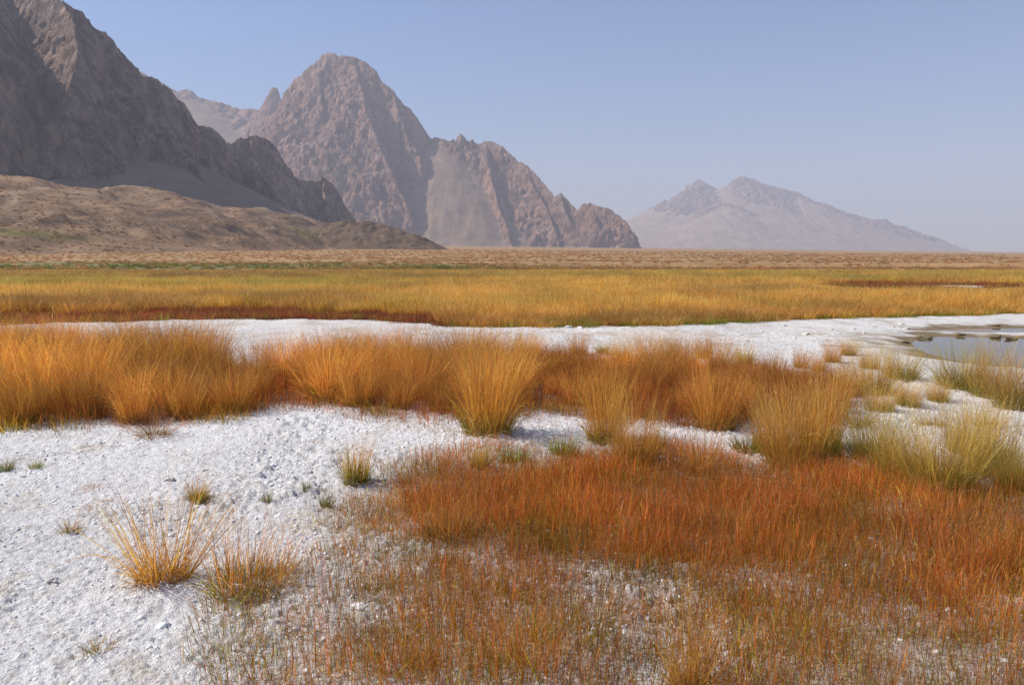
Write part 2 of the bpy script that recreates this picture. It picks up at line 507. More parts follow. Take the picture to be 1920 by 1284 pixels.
def build_massif(name, label, ridges, x0, x1, y0, y1, step, mat, amp=1.0, seed=0, jag=1.0, smooth_base=None, screegain=1.0):
    nx = int((x1 - x0) / step) + 1; ny = int((y1 - y0) / step) + 1
    gx, gy = np.meshgrid(np.linspace(x0, x1, nx), np.linspace(y0, y1, ny), indexing='ij')
    X, Y = gx.ravel(), gy.ravel()
    wx = X + amp * (9 * fbm(X / 90, Y / 90, 3, seed + 1)); wy = Y + amp * (9 * fbm(X / 90, Y / 90, 3, seed + 2))
    H, Dm, S, SC = seg_field(wx, wy, ridges)
    g1 = ridged(S / (70 * amp), Dm / (260 * amp) + 0.3 * perlin(X / 80, Y / 80, seed), 4, seed + 3)
    g2 = ridged(wx / (48 * amp), wy / (48 * amp), 5, seed + 4)
    grow = np.clip(Dm / (70 * amp), 0, 1)
    g3 = ridged(wx / (21 * amp), wy / (21 * amp), 4, seed + 6)
    g4 = ridged(S / (24 * amp) + 0.5 * perlin(X / 40, Y / 40, seed + 8), Dm / (150 * amp) + 0.2 * perlin(X / 30, Y / 30, seed + 7), 3, seed + 5)
    H = H + amp * 26 * (g4 - 0.72) * grow + amp * 7 * jag * (ridged(S / (20 * amp), np.zeros_like(S) + seed * 0.37, 3, seed + 12) - 0.72) * (1 - 0.6 * grow)
    H = H + amp * (30 * (g1 - 0.70) * grow + 10 * (g2 - 0.70) * (0.28 * jag + grow) + 6 * (g3 - 0.7) * (0.4 * jag + grow))
    SC = SC + amp * (4 * fbm(X / 60, Y / 60, 4, seed + 9) + 1.2 * (ridged(X / 34 + 0.4 * perlin(X / 90, Y / 90, seed + 11), Y / 300, 4, seed + 10) - 0.7))
    pz = plain_z(X, Y)
    edge = np.minimum(np.minimum(X - x0, x1 - X), np.minimum(Y - y0, y1 - Y))
    rock = sstep(-4 * amp, 4 * amp, H - SC)
    Z = np.maximum(H, SC)
    Z = np.maximum(Z, pz - 6)
    Z = np.where(edge < step * 1.5, pz - 8, Z)
    # normals of the height field, then crags pushed out along them
    Zg = Z.reshape(nx, ny)
    dzx, dzy = np.gradient(Zg, step, step)
    nrm = np.stack([-dzx, -dzy, np.ones_like(Zg)], -1).reshape(-1, 3)
    nrm /= np.linalg.norm(nrm, axis=1, keepdims=True)
    # tilted strata coordinates
    qx = (X * 0.9 + Z * 0.4); qy = (Y * 0.95 - Z * 0.2); qz = (Z * 0.9 - X * 0.35 + Y * 0.2)
    disp = 0
    for lam, a in ((34, 3.0), (15, 2.6), (7, 2.2)):
        l = lam * amp
        disp = disp + a * amp * (0.55 - np.abs(noise3(qx / l, qy / l, qz / l * 0.75, seed + int(lam))) * 1.5)
    for lam, a in ((30, 4.0), (13, 2.6), (6, 1.4)):
        l = lam * amp
        wv = fbm(X / l, (Y + Z) / l, 2, seed + 61) * 0.5
        _, rv = worley((X * 0.8 + Y * 0.6) / l + wv, (Z * 1.0 + X * 0.25) / (l * 3.0) - wv, seed + int(lam) + 40)
        disp = disp + a * amp * (rv - 0.5) * 2
    rk = rock * sstep(0, 12 * amp, Z - pz)
    kk = (0.45 + 0.55 * np.clip(Dm / 25, 0, 1)) * rk
    V = np.column_stack([X, Y, Z]) + nrm * (disp * kk)[:, None]
    i = np.arange((nx - 1) * (ny - 1)); a = (i // (ny - 1)) * ny + i % (ny - 1)
    q = np.stack([a, a + ny, a + ny + 1, a + 1], 1)
    zz = Z[q]; keep = (zz - (pz[q] - 5.5)).max(1) > 0
    q = q[keep]
    used = np.unique(q); remap = np.zeros(len(V), np.int32); remap[used] = np.arange(len(used))
    me = make_mesh(name, V[used], remap[q], None, {"rock": rk[used]})
    o = add_obj(name, me, mat=mat)
    tag(o, label, "mountain", kind="structure")
    return o

def R(*p): return [at(*q) for q in p]

M_ROCK_NEAR = rock_material("brown_rock", (0.10, 0.07, 0.055), (0.24, 0.165, 0.12), (0.42, 0.31, 0.235), (0.19, 0.13, 0.085), (0.27, 0.19, 0.125), 0.55)
M_ROCK_MID = rock_material("red_brown_rock", (0.14, 0.085, 0.06), (0.27, 0.165, 0.112), (0.40, 0.26, 0.19), (0.22, 0.15, 0.098), (0.29, 0.205, 0.14), 1.0)
M_ROCK_FAR = rock_material("far_rock", (0.14, 0.09, 0.058), (0.26, 0.17, 0.11), (0.38, 0.265, 0.18), (0.22, 0.148, 0.09), (0.35, 0.25, 0.165), 2.2)

# big shaded mountain at the left
left_ridges = [
    dict(pts=R((-500, -60, 1150), (-250, -75, 1010), (-100, -70, 930), (0, -50, 850), (60, -28, 800), (120, 0, 765), (150, 18, 775), (178, 50, 785), (205, 66, 800),
               (226, 92, 812), (242, 116, 822), (262, 140, 835), (272, 143, 840), (287, 141, 846), (303, 152, 855), (325, 172, 870), (350, 197, 890), (370, 232, 905),
               (394, 238, 930), (415, 258, 945), (432, 267, 958), (450, 258, 985), (472, 252, 1000), (492, 256, 1005), (508, 266, 1012), (530, 302, 1030), (556, 334, 1042),
               (575, 338, 1060), (590, 340, 1068), (612, 329, 1080), (626, 347, 1085), (641, 380, 1095), (656, 414, 1100)),
         k=(1.3, 2.1), scree=0.56, ks=0.60, base=7),
    dict(pts=R((120, 0, 765), (140, 50, 725), (145, 95, 700), (135, 140, 675), (112, 190, 650)), k=(1.6, 1.6), scree=0.3, base=7),
    dict(pts=R((0, -50, 850), (-20, 10, 740), (-20, 40, 660), (-25, 130, 620), (-50, 190, 595)), k=(1.6, 1.6), scree=0.3, base=7),
    dict(pts=R((226, 92, 812), (225, 160, 780), (210, 210, 758)), k=(1.5, 1.7), scree=0.3, base=7),
    dict(pts=R((287, 141, 846), (300, 190, 825), (300, 240, 800)), k=(1.6, 1.8), scree=0.25, base=7),
    dict(pts=R((322, 292, 735), (334, 284, 745), (345, 290, 748), (362, 315, 735), (392, 350, 715), (420, 372, 705)), k=(1.4, 1.4), scree=0.3, base=12),
    dict(pts=R((350, 197, 890), (352, 235, 880), (362, 262, 868)), k=(1.8, 2.0), scree=0.25, base=9),
    dict(pts=R((394, 238, 930), (398, 270, 915), (408, 300, 900)), k=(1.8, 2.0), scree=0.25, base=9),
    dict(pts=R((472, 252, 1000), (474, 290, 975), (490, 320, 955), (515, 352, 940), (545, 385, 930), (560, 405, 925)), k=(2.3, 1.1), scree=0.2, base=7),
    dict(pts=R((612, 329, 1080), (606, 350, 1062), (612, 380, 1045), (628, 405, 1030)), k=(2.2, 1.3), scree=0.3, base=7),
]
build_massif("mountain", "big dark brown rock mountain in shade at the left, cut off by the frame", left_ridges, -640, -120, 540, 1180, 1.25, M_ROCK_NEAR, 0.55, 100)

# high red-brown peak and its descending crest
mid_ridges = [
    dict(pts=R((520, 240, 2340), (530, 195, 2325), (548, 151, 2310), (562, 140, 2300), (590, 116, 2290), (605, 104, 2280), (615, 98, 2270), (640, 104, 2260), (662, 106, 2250),
               (685, 116, 2240), (700, 129, 2230), (718, 156, 2220), (735, 168, 2210), (752, 187, 2200), (772, 208, 2190), (788, 236, 2180), (797, 250, 2180)), k=(1.2, 2.3), scree=0.20),
    dict(pts=R((818, 256, 2185), (830, 258, 2180), (852, 262, 2175), (875, 275, 2168)), k=(1.2, 1.2), scree=0.995, ks=0.92, pw=1.12),
    dict(pts=R((852, 262, 2200), (862, 248, 2195), (872, 256, 2192), (879, 267, 2190), (886, 259, 2186), (895, 270, 2182), (908, 263, 2175), (925, 266, 2160),
               (942, 273, 2145), (960, 291, 2130), (985, 309, 2100), (1002, 327, 2070), (1020, 346, 2040), (1040, 367, 2010), (1049, 362, 2000), (1062, 376, 1990),
               (1082, 394, 1960), (1092, 382, 1945), (1112, 381, 1930), (1140, 392, 1910), (1160, 403, 1890), (1177, 428, 1870), (1188, 448, 1860), (1199, 466, 1850)),
         k=(1.2, 2.0), scree=0.30),
    dict(pts=R((662, 106, 2250), (676, 165, 2175), (694, 225, 2095), (716, 285, 2020), (744, 345, 1955), (768, 395, 1905), (784, 440, 1872), (790, 464, 1860)), k=(2.3, 0.95), scree=0.16),
    dict(pts=R((548, 151, 2310), (535, 215, 2220), (518, 270, 2150), (505, 330, 2080), (500, 400, 2000)), k=(1.4, 1.4), scree=0.16),
    dict(pts=R((600, 108, 2280), (604, 180, 2185), (592, 250, 2110), (612, 320, 2035), (640, 390, 1960), (655, 440, 1915)), k=(1.5, 1.3), scree=0.14),
    dict(pts=R((735, 168, 2210), (748, 215, 2165), (765, 255, 2125), (785, 290, 2090)), k=(1.7, 1.3), scree=0.2),
    dict(pts=R((913, 265, 2170), (912, 300, 2110), (926, 350, 2040), (940, 400, 1970), (953, 440, 1905), (962, 466, 1870)), k=(2.3, 1.9), scree=0.2),
    dict(pts=R((985, 309, 2100), (1000, 350, 2040), (1030, 400, 1960), (1045, 440, 1905), (1056, 466, 1872)), k=(2.2, 1.05), scree=0.2),
    dict(pts=R((1049, 362, 2000), (1066, 410, 1935), (1084, 440, 1890), (1098, 466, 1860)), k=(2.2, 1.05), scree=0.2),
    dict(pts=R((1112, 381, 1930), (1122, 420, 1890), (1140, 466, 1850)), k=(2.1, 1.05), scree=0.25),
    dict(pts=R((1160, 403, 1890), (1172, 440, 1865), (1182, 466, 1850)), k=(2.1, 1.05), scree=0.2),
]
build_massif("mountain", "high red-brown rock peak in the middle with a crest falling to the right", mid_ridges, -800, 380, 1620, 2600, 2.3, M_ROCK_MID, 1.0, 200)

# pale spire and the hazy ridge behind
back_ridges = [
    dict(pts=R((150, 60, 3000), (240, 120, 3000), (305, 156, 3000), (338, 174, 2990), (350, 164, 2990), (370, 179, 2980), (410, 191, 2970), (450, 204, 2960), (490, 204, 2950), (540, 215, 2940), (640, 240, 2940)),
         k=(0.7, 0.66), scree=0.97, ks=0.62),
    dict(pts=R((490, 200, 2700), (500, 176, 2700), (510, 160, 2698), (517, 166, 2696), (527, 195, 2695)), k=(2.5, 2.5), scree=0.3),
    dict(pts=R((512, 163, 2698), (508, 210, 2660), (510, 260, 2630)), k=(2.2, 2.2), scree=0.3),
]
build_massif("mountain", "hazy smooth ridge with a pale rock spire behind the middle peak", back_ridges, -1700, -450, 2500, 3250, 6.0, M_ROCK_MID, 0.9, 300)

far_ridges = [
    dict(pts=R((1130, 432, 5500), (1172, 415, 5500), (1200, 408, 5500), (1240, 391, 5500), (1270, 372, 5500), (1290, 356, 5490), (1301, 344, 5480), (1310, 335, 5480), (1324, 343, 5480),
               (1340, 352, 5480), (1357, 360, 5470), (1367, 352, 5460), (1376, 338, 5450), (1391, 330, 5440), (1412, 336, 5430), (1440, 346, 5420), (1490, 358, 5400),
               (1540, 379, 5380), (1590, 398, 5360), (1640, 411, 5340), (1656, 410, 5330), (1680, 421, 5320), (1720, 434, 5300), (1760, 446, 5280), (1800, 462, 5260), (1820, 472, 5250)),
         k=(0.75, 0.62), scree=0.87, ks=0.52),
    dict(pts=R((1391, 330, 5440), (1400, 370, 5250), (1440, 400, 5050), (1500, 430, 4900), (1560, 450, 4800), (1600, 468, 4700)), k=(0.9, 0.75), scree=0.8, ks=0.5),
    dict(pts=R((1330, 382, 5050), (1362, 380, 5000), (1385, 384, 4990), (1420, 402, 4950), (1470, 432, 4880), (1510, 466, 4800)), k=(0.8, 0.65), scree=0.9, ks=0.52),
    dict(pts=R((1362, 380, 5000), (1345, 410, 4900), (1335, 440, 4800), (1350, 466, 4700)), k=(1.3, 0.9), scree=0.3),
    dict(pts=R((1301, 344, 5480), (1280, 390, 5300), (1240, 430, 5100), (1215, 466, 4900)), k=(0.75, 0.7), scree=0.87, ks=0.5),
    dict(pts=R((1490, 358, 5400), (1520, 400, 5200), (1560, 430, 5050)), k=(0.9, 0.8), scree=0.85, ks=0.5),
    dict(pts=R((1585, 440, 4900), (1600, 448, 4850), (1615, 468, 4800)), k=(1.4, 1.1), scree=0.3),
]
build_massif("mountain", "pale far mountain with two summits fading into the haze at the right", far_ridges, 450, 3500, 4300, 6100, 9.0, M_ROCK_FAR, 1.9, 400)

# ------------------------------------------------------------------ smooth foothill and the low mound
def hill_material():
    m, nt, out = new_mat("shrubby_slope")
    g = N(nt, "ShaderNodeNewGeometry").outputs["Position"]
    a = N(nt, "ShaderNodeAttribute", attribute_name="Col").outputs["Color"]
    f = ramp(nt, noise_tex(nt, g, 0.06, 7, 0.65), [(0.3, (0.72,) * 3), (0.65, (1.15,) * 3)])
    s = ramp(nt, noise_tex(nt, g, 0.9, 5, 0.75), [(0.36, (0.42, 0.42, 0.40)), (0.52, (1.05,) * 3)])
    c = mixc(nt, mixc(nt, a, f, 1.0, 'MULTIPLY'), s, 0.8, 'MULTIPLY')
    p = N(nt, "ShaderNodeBsdfPrincipled")
    p.inputs["Roughness"].default_value = 0.95; p.inputs["Specular IOR Level"].default_value = 0.1
    nt.links.new(c, p.inputs["Base Color"])
    b = N(nt, "ShaderNodeBump"); b.inputs["Strength"].default_value = 0.7; b.inputs["Distance"].default_value = 0.7
    nt.links.new(noise_tex(nt, g, 0.5, 6, 0.7), b.inputs["Height"])
    nt.links.new(b.outputs[0], p.inputs["Normal"])
    nt.links.new(p.outputs[0], out.inputs[0])
    return m
M_HILL = hill_material()

def hill_z(X, Y):
    crest = np.array(R((-700, 250, 330), (-300, 292, 370), (0, 318, 410), (60, 330, 425), (120, 347, 440), (180, 352, 455), (240, 350, 480), (330, 370, 515),
                       (420, 386, 555), (500, 396, 590), (560, 405, 610), (600, 414, 625)), float)
    H = np.full(X.shape, -99.0)
    for i in range(len(crest) - 1):
        ex, ey = crest[i + 1, :2] - crest[i, :2]
        L2 = ex * ex + ey * ey
        t = np.clip(((X - crest[i, 0]) * ex + (Y - crest[i, 1]) * ey) / L2, 0, 1)
        dx, dy = X - crest[i, 0] - t * ex, Y - crest[i, 1] - t * ey
        d = np.hypot(dx, dy)
        side = (ex * dy - ey * dx) / (math.sqrt(L2) * np.maximum(d, 1e-3))
        hc = crest[i, 2] * (1 - t) + crest[i + 1, 2] * t
        wdt = 30 + hc * 5.0
        front = hc * np.maximum(0, 1 - d / wdt) ** 1.35
        back = hc - 0.25 * d
        H = np.maximum(H, np.where(side > 0, back, front))
    return H * sstep(-70, -165, X)

def hill_surface(X, Y):
    pz = plain_z(X, Y)
    H = hill_z(X, Y)
    up = np.clip(H / 10, 0, 1)
    rough = 6.5 * fbm(X / 75 + 2, Y / 75, 4, 501) + 4.2 * ridged(X / 30, Y / 45, 4, 505) - 2.6 + 0.8 * fbm(X / 9, Y / 9, 3, 507)
    band = np.exp(-((H - 12 - 3 * perlin(X / 60, Y / 60, 6)) / 2.5) ** 2)
    Z = H + rough * up + band * 1.8 * (fbm(X / 6, Y / 6, 3, 509) + 0.3)
    return np.maximum(Z, pz - 2), band, H

def build_hill():
    x0, x1, y0, y1, st = -470, -40, 130, 760, 1.9
    nx = int((x1 - x0) / st) + 1; ny = int((y1 - y0) / st) + 1
    gx, gy = np.meshgrid(np.linspace(x0, x1, nx), np.linspace(y0, y1, ny), indexing='ij')
    X, Y = gx.ravel(), gy.ravel()
    pz = plain_z(X, Y)
    Z, band, H = hill_surface(X, Y)
    edge = np.minimum(np.minimum(X - x0, x1 - X), np.minimum(Y - y0, y1 - Y))
    Z = np.where(edge < st * 1.5, np.minimum(Z, pz - 2), Z)
    n1 = fbm(X / 60, Y / 60, 4, 511); n2 = fbm(X / 14, Y / 14, 4, 513)
    C = np.array([0.23, 0.145, 0.085]) * (1 + 0.4 * n1 + 0.4 * n2)[:, None]
    path = sstep(0.06, 0.0, np.abs(fbm(X / 70 + 9, Y / 130, 2, 515))) * sstep(6, 16, H)
    C = C + (np.array([0.40, 0.29, 0.19]) - C) * (path * 0.6)[:, None]
    C = C + (np.array([0.13, 0.095, 0.065]) - C) * (np.clip(band * sstep(-0.2, 0.3, n2), 0, 1) * 0.75)[:, None]
    px, py = gpix(X, Y, Z)
    g = np.maximum(np.exp(-((py - 447 - (px - 150) * 0.09) / 7.0) ** 2) * sstep(230, 90, px) * (Y < 420),
                   sstep(-2, 5, sd_poly(px, py, [(535, 424), (560, 422), (600, 434), (640, 458), (610, 456), (570, 445)])) * (Y < 600))
    C = C + (np.array([0.15, 0.135, 0.03]) - C) * (np.clip(g, 0, 1) * 0.8)[:, None]
    i = np.arange((nx - 1) * (ny - 1)); a = (i // (ny - 1)) * ny + i % (ny - 1)
    q = np.stack([a, a + ny, a + ny + 1, a + 1], 1)
    q = q[(Z[q] - (pz[q] - 1.9)).max(1) > 0]
    used = np.unique(q); remap = np.zeros(len(X), np.int32); remap[used] = np.arange(len(used))
    V = np.column_stack([X, Y, Z])[used]
    me = make_mesh("hillside", V, remap[q], {"Col": C[used]})
    tag(add_obj("hillside", me, mat=M_HILL), "sunlit brown rolling foothill below the dark left mountain", "hillside", kind="structure")
build_hill()

def build_mound():
    crest = np.array(R((560, 432, 545), (600, 419, 540), (650, 412, 535), (690, 415, 530), (720, 423, 525), (760, 436, 518), (790, 451, 512), (818, 468, 508)), float)
    x0, x1, y0, y1, st = -175, -25, 440, 620, 1.1
    nx = int((x1 - x0) / st) + 1; ny = int((y1 - y0) / st) + 1
    gx, gy = np.meshgrid(np.linspace(x0, x1, nx), np.linspace(y0, y1, ny), indexing='ij')
    X, Y = gx.ravel(), gy.ravel(); pz = plain_z(X, Y)
    H = np.full(X.shape, -99.0)
    for i in range(len(crest) - 1):
        ex, ey = crest[i + 1, :2] - crest[i, :2]; L2 = ex * ex + ey * ey
        t = np.clip(((X - crest[i, 0]) * ex + (Y - crest[i, 1]) * ey) / L2, 0, 1)
        d = np.hypot(X - crest[i, 0] - t * ex, Y - crest[i, 1] - t * ey)
        hc = crest[i, 2] * (1 - t) + crest[i + 1, 2] * t
        H = np.maximum(H, hc - np.where(d < 12, 0.25 * d, 3 + 0.5 * (d - 12)))
    H = H + (1.6 * fbm(X / 14, Y / 14, 4, 601) + 2.4 * (ridged(X / 8, Y / 8, 4, 605) - 0.7)) * sstep(0, 6, H - pz)
    Z = np.maximum(H, pz - 2)
    n = fbm(X / 8, Y / 8, 4, 607)
    C = np.array([0.15, 0.10, 0.062]) * (1 + 0.5 * n)[:, None]
    rocky = sstep(0.0, 0.4, n + 0.25 * sstep(8, 14, H - pz) - 0.1)
    C = C + (np.array([0.07, 0.05, 0.036]) - C) * (rocky * 0.85)[:, None]
    i = np.arange((nx - 1) * (ny - 1)); a = (i // (ny - 1)) * ny + i % (ny - 1)
    q = np.stack([a, a + ny, a + ny + 1, a + 1], 1)
    q = q[(Z[q] - (pz[q] - 1.9)).max(1) > 0]
    used = np.unique(q); remap = np.zeros(len(X), np.int32); remap[used] = np.arange(len(used))
    me = make_mesh("mound", np.column_stack([X, Y, Z])[used], remap[q], {"Col": C[used]})
    tag(add_obj("mound", me, mat=M_HILL), "low dark stony mound at the foot of the middle peak", "mound", kind="structure")
build_mound()

# ------------------------------------------------------------------ water
def water_material():
    m, nt, out = new_mat("still_water")
    p = N(nt, "ShaderNodeBsdfPrincipled")
    p.inputs["Base Color"].default_value = (0.075, 0.062, 0.042, 1)
    p.inputs["Roughness"].default_value = 0.03
    p.inputs["IOR"].default_value = 1.33
    g = N(nt, "ShaderNodeNewGeometry").outputs["Position"]
    b = N(nt, "ShaderNodeBump"); b.inputs["Strength"].default_value = 0.06; b.inputs["Distance"].default_value = 0.02
    nt.links.new(noise_tex(nt, g, 3.0, 3, 0.5), b.inputs["Height"])
    nt.links.new(b.outputs[0], p.inputs["Normal"])
    nt.links.new(p.outputs[0], out.inputs[0])
    return m
M_WATER = water_material()

def grow_poly(poly, d):
    P = np.array(poly); c = P.mean(0)
    v = P - c; r = np.linalg.norm(v, axis=1, keepdims=True)
    return P + v / r * d

def build_water(poly, label):
    P = grow_poly(poly, 0.25)
    V = np.column_stack([P, np.full(len(P), -0.056)])
    me = bpy.data.meshes.new("pool")
    n = len(V)
    bot = V - np.array([0, 0, 0.12])
    faces = [list(range(n))[::-1] if sum((P[i][0] * P[(i + 1) % n][1] - P[(i + 1) % n][0] * P[i][1]) for i in range(n)) < 0 else list(range(n))]
    me.from_pydata([tuple(v) for v in V], [], faces)
    o = add_obj("pool", me, mat=M_WATER)
    tag(o, label, "pool", kind="structure")
build_water(POOL_W, "still grey pool with muddy rim on the salt at the right edge")
build_water(PUDDLE_W, "thin brown puddle just beyond the larger grey pool")

# ------------------------------------------------------------------ grass geometry
RUST = np.array([0.51, 0.20, 0.040]); GOLD = np.array([0.80, 0.47, 0.09]); STRAW = np.array([0.82, 0.62, 0.28])
OLIVE = np.array([0.25, 0.215, 0.025]); GREEN = np.array([0.15, 0.23, 0.022]); REDST = np.array([0.50, 0.135, 0.030])
MAROON = np.array([0.22, 0.045, 0.035]); THATCH = np.array([0.46, 0.35, 0.22]); ORANGE = np.array([0.67, 0.32, 0.050])
BROWN = np.array([0.32, 0.19, 0.09])

def blades(rng, n, Rr, h, hs, lean, leans, curve, w, nseg, cb, cm, ct, split=0.45, heads=0, headlen=0.03, center=0.0, jitter=0.2, rootpow=0.5, z0=0.0):
    """n blades growing from a disc; returns vertices, triangles, colours"""
    ph = rng.uniform(0, 2 * np.pi, n); rad = Rr * rng.uniform(0, 1, n) ** rootpow
    root = np.stack([rad * np.cos(ph), rad * np.sin(ph), np.full(n, z0)], 1)
    L = np.maximum(h * (1 + hs * rng.standard_normal(n)), 0.25 * h)
    az = ph + 0.7 * rng.standard_normal(n)
    le = np.abs(lean * (rad / max(Rr, 1e-6)) ** 0.8 + center + leans * rng.standard_normal(n))
    cu = curve * (0.4 + rng.uniform(0, 1.2, n))
    cu = np.where(rng.uniform(0, 1, n) < 0.09, cu + rng.uniform(0.5, 1.6, n), cu)      # bent and broken ones
    pts = [root]; tang = []
    p = root.copy()
    for s in range(nseg):
        tm = (s + 0.5) / nseg
        an = np.minimum(le + cu * tm ** 1.6, 2.0)
        a2 = az + jitter * rng.standard_normal(n)
        d = np.stack([np.sin(an) * np.cos(a2), np.sin(an) * np.sin(a2), np.cos(an)], 1)
        p = p + d * (L / nseg)[:, None]
        pts.append(p.copy()); tang.append(d)
    sa = rng.uniform(0, 2 * np.pi, n)
    rv = np.stack([np.cos(sa), np.sin(sa), 0.15 * rng.standard_normal(n)], 1)
    bold = rng.uniform(0, 1, n) < 0.12
    bw = w * rng.uniform(0.6, 1.3, n) * np.where(bold, 1.9, 1.0)
    lot = 0.85 + 0.3 * np.sin(ph * 3 + rng.uniform(0, 6)) * rng.uniform(0.5, 1)
    br = (np.clip(np.exp(0.30 * rng.standard_normal(n)), 0.45, 1.7) * lot * np.where(bold, 1.25, 1.0))[:, None]
    cb = np.asarray(cb, float); cm = np.asarray(cm, float); ct = np.asarray(ct, float)
    def pick(c):
        return c[rng.integers(0, len(c), n)] if c.ndim == 2 else np.repeat(c[None], n, 0)
    B, Mm, T = pick(cb), pick(cm), pick(ct)
    V, C = [], []
    def colr(t):
        return (B + (Mm - B) * min(t / split, 1)) * br if t <= split else (Mm + (T - Mm) * ((t - split) / (1 - split))) * br
    for s in range(nseg):
        t = s / nseg
        sd = np.cross(tang[s], rv); sd /= np.linalg.norm(sd, axis=1, keepdims=True) + 1e-9
        ww = (bw * (1 - 0.75 * t))[:, None] * 0.5
        V += [pts[s] - sd * ww, pts[s] + sd * ww]; c = colr(t); C += [c, c]
    V.append(pts[nseg]); C.append(colr(1.0))
    nv = 2 * nseg + 1
    V = np.stack(V, 1).reshape(-1, 3); C = np.stack(C, 1).reshape(-1, 3)
    b0 = np.arange(n) * nv
    tr = []
    for s in range(nseg - 1):
        k = 2 * s
        tr += [np.stack([b0 + k, b0 + k + 1, b0 + k + 3], 1), np.stack([b0 + k, b0 + k + 3, b0 + k + 2], 1)]
    k = 2 * (nseg - 1)
    tr.append(np.stack([b0 + k, b0 + k + 1, b0 + k + 2], 1))
    Tr = np.concatenate(tr)
    if heads:
        m = n * heads
        who = np.repeat(np.arange(n), heads)
        s = rng.uniform(0.62, 0.99, m)
        f = s * nseg; i0 = np.minimum(f.astype(int), nseg - 1); fr = (f - i0)[:, None]
        PP = np.stack(pts, 1)
        q = PP[who, i0] * (1 - fr) + PP[who, i0 + 1] * fr
        TT = np.stack(tang, 1)[who, i0]
        r3 = rng.standard_normal((m, 3))
        d = TT + 0.55 * r3 / np.linalg.norm(r3, axis=1, keepdims=True)
        d /= np.linalg.norm(d, axis=1, keepdims=True)
        side = np.cross(d, rng.standard_normal((m, 3))); side /= np.linalg.norm(side, axis=1, keepdims=True) + 1e-9
        hl = (headlen * rng.uniform(0.5, 1.4, m))[:, None]; hw = w * 0.55
        HV = np.stack([q - side * hw * 0.4, q + side * hw * 0.4, q + d * hl], 1).reshape(-1, 3)
        HC = np.repeat((T * br)[who] * rng.uniform(0.8, 1.25, (m, 1)), 3, 0)
        base = len(V)
        V = np.vstack([V, HV]); C = np.vstack([C, HC])
        Tr = np.vstack([Tr, base + np.arange(m * 3).reshape(-1, 3)])
    return V, Tr, C

def merge(parts):
    V, T, C, o = [], [], [], 0
    for v, t, c in parts:
        V.append(v); T.append(t + o); C.append(c); o += len(v)
    return np.vstack(V), np.vstack(T), np.vstack(C)

def gmesh(name, parts, mat):
    V, T, C = merge(parts) if isinstance(parts, list) else parts
    me = make_mesh(name, V, T, {"Col": np.clip(C, 0.004, 0.85)}, smooth=True)
    me.materials.append(mat)
    return me

# kinds of tussock: every kind has a few variants, each of parts (stems, leaves, thatch)
def kind_feather(rng, tall=0.56):
    st = blades(rng, 520, 0.17, tall, 0.24, 0.30, 0.14, 0.28, 0.0027, 4, np.stack([OLIVE, BROWN]), np.stack([RUST, ORANGE, ORANGE]), np.stack([ORANGE, GOLD, RUST, THATCH * np.array([1.1, 0.85, 0.5])]), 0.3, 9, 0.034)
    lf = blades(rng, 340, 0.19, tall * 0.52, 0.28, 0.5, 0.2, 0.6, 0.0038, 3, np.stack([OLIVE, GREEN * 0.8]), np.stack([OLIVE, ORANGE]), np.stack([GOLD, RUST]), 0.5)
    th = blades(rng, 100, 0.20, tall * 0.30, 0.3, 1.15, 0.3, 0.9, 0.0040, 3, BROWN, THATCH, np.stack([THATCH, STRAW]))
    return st, lf, th
def kind_golden(rng, tall=0.60):
    st = blades(rng, 640, 0.23, tall, 0.25, 0.34, 0.16, 0.26, 0.0025, 4, np.stack([OLIVE, OLIVE * 0.8]), np.stack([GOLD * 0.8, ORANGE]), np.stack([GOLD, STRAW]), 0.38, 7, 0.028)
    lf = blades(rng, 560, 0.25, tall * 0.55, 0.28, 0.55, 0.2, 0.55, 0.0034, 3, np.stack([GREEN * 0.8, OLIVE * 0.8]), np.stack([OLIVE, OLIVE * 1.3, GOLD * 0.7]), np.stack([GOLD, STRAW * 0.8]), 0.55)
    th = blades(rng, 130, 0.27, tall * 0.30, 0.3, 1.2, 0.3, 0.9, 0.0038, 3, BROWN, THATCH, np.stack([THATCH, STRAW]))
    return st, lf, th
def kind_tuft(rng, tall=0.30):
    st = blades(rng, 130, 0.075, tall, 0.18, 0.30, 0.12, 0.15, 0.0030, 3, OLIVE, np.stack([ORANGE, GOLD]), np.stack([GOLD, ORANGE]), 0.35, 2, 0.02)
    lf = blades(rng, 260, 0.085, tall * 0.62, 0.25, 0.42, 0.15, 0.25, 0.0036, 3, np.stack([GREEN * 0.7, OLIVE * 0.7]), np.stack([OLIVE, GREEN, OLIVE]), np.stack([GOLD, ORANGE]), 0.6)
    th = blades(rng, 70, 0.10, tall * 0.35, 0.3, 1.1, 0.3, 0.8, 0.0036, 3, BROWN * 0.8, THATCH, THATCH)
    return st, lf, th
def kind_green(rng, tall=0.15):
    st = blades(rng, 40, 0.06, tall, 0.25, 0.5, 0.2, 0.25, 0.0026, 3, OLIVE, REDST, np.stack([ORANGE, REDST]), 0.4, 2, 0.015)
    lf = blades(rng, 170, 0.07, tall * 0.8, 0.25, 0.5, 0.2, 0.35, 0.0036, 3, GREEN * 0.8, np.stack([GREEN, GREEN * 1.2]), np.stack([OLIVE * 1.3, GREEN * 1.2]), 0.6)
    th = blades(rng, 70, 0.09, tall * 0.5, 0.3, 1.2, 0.3, 0.6, 0.0032, 3, BROWN * 0.7, BROWN, THATCH)
    return st, lf, th
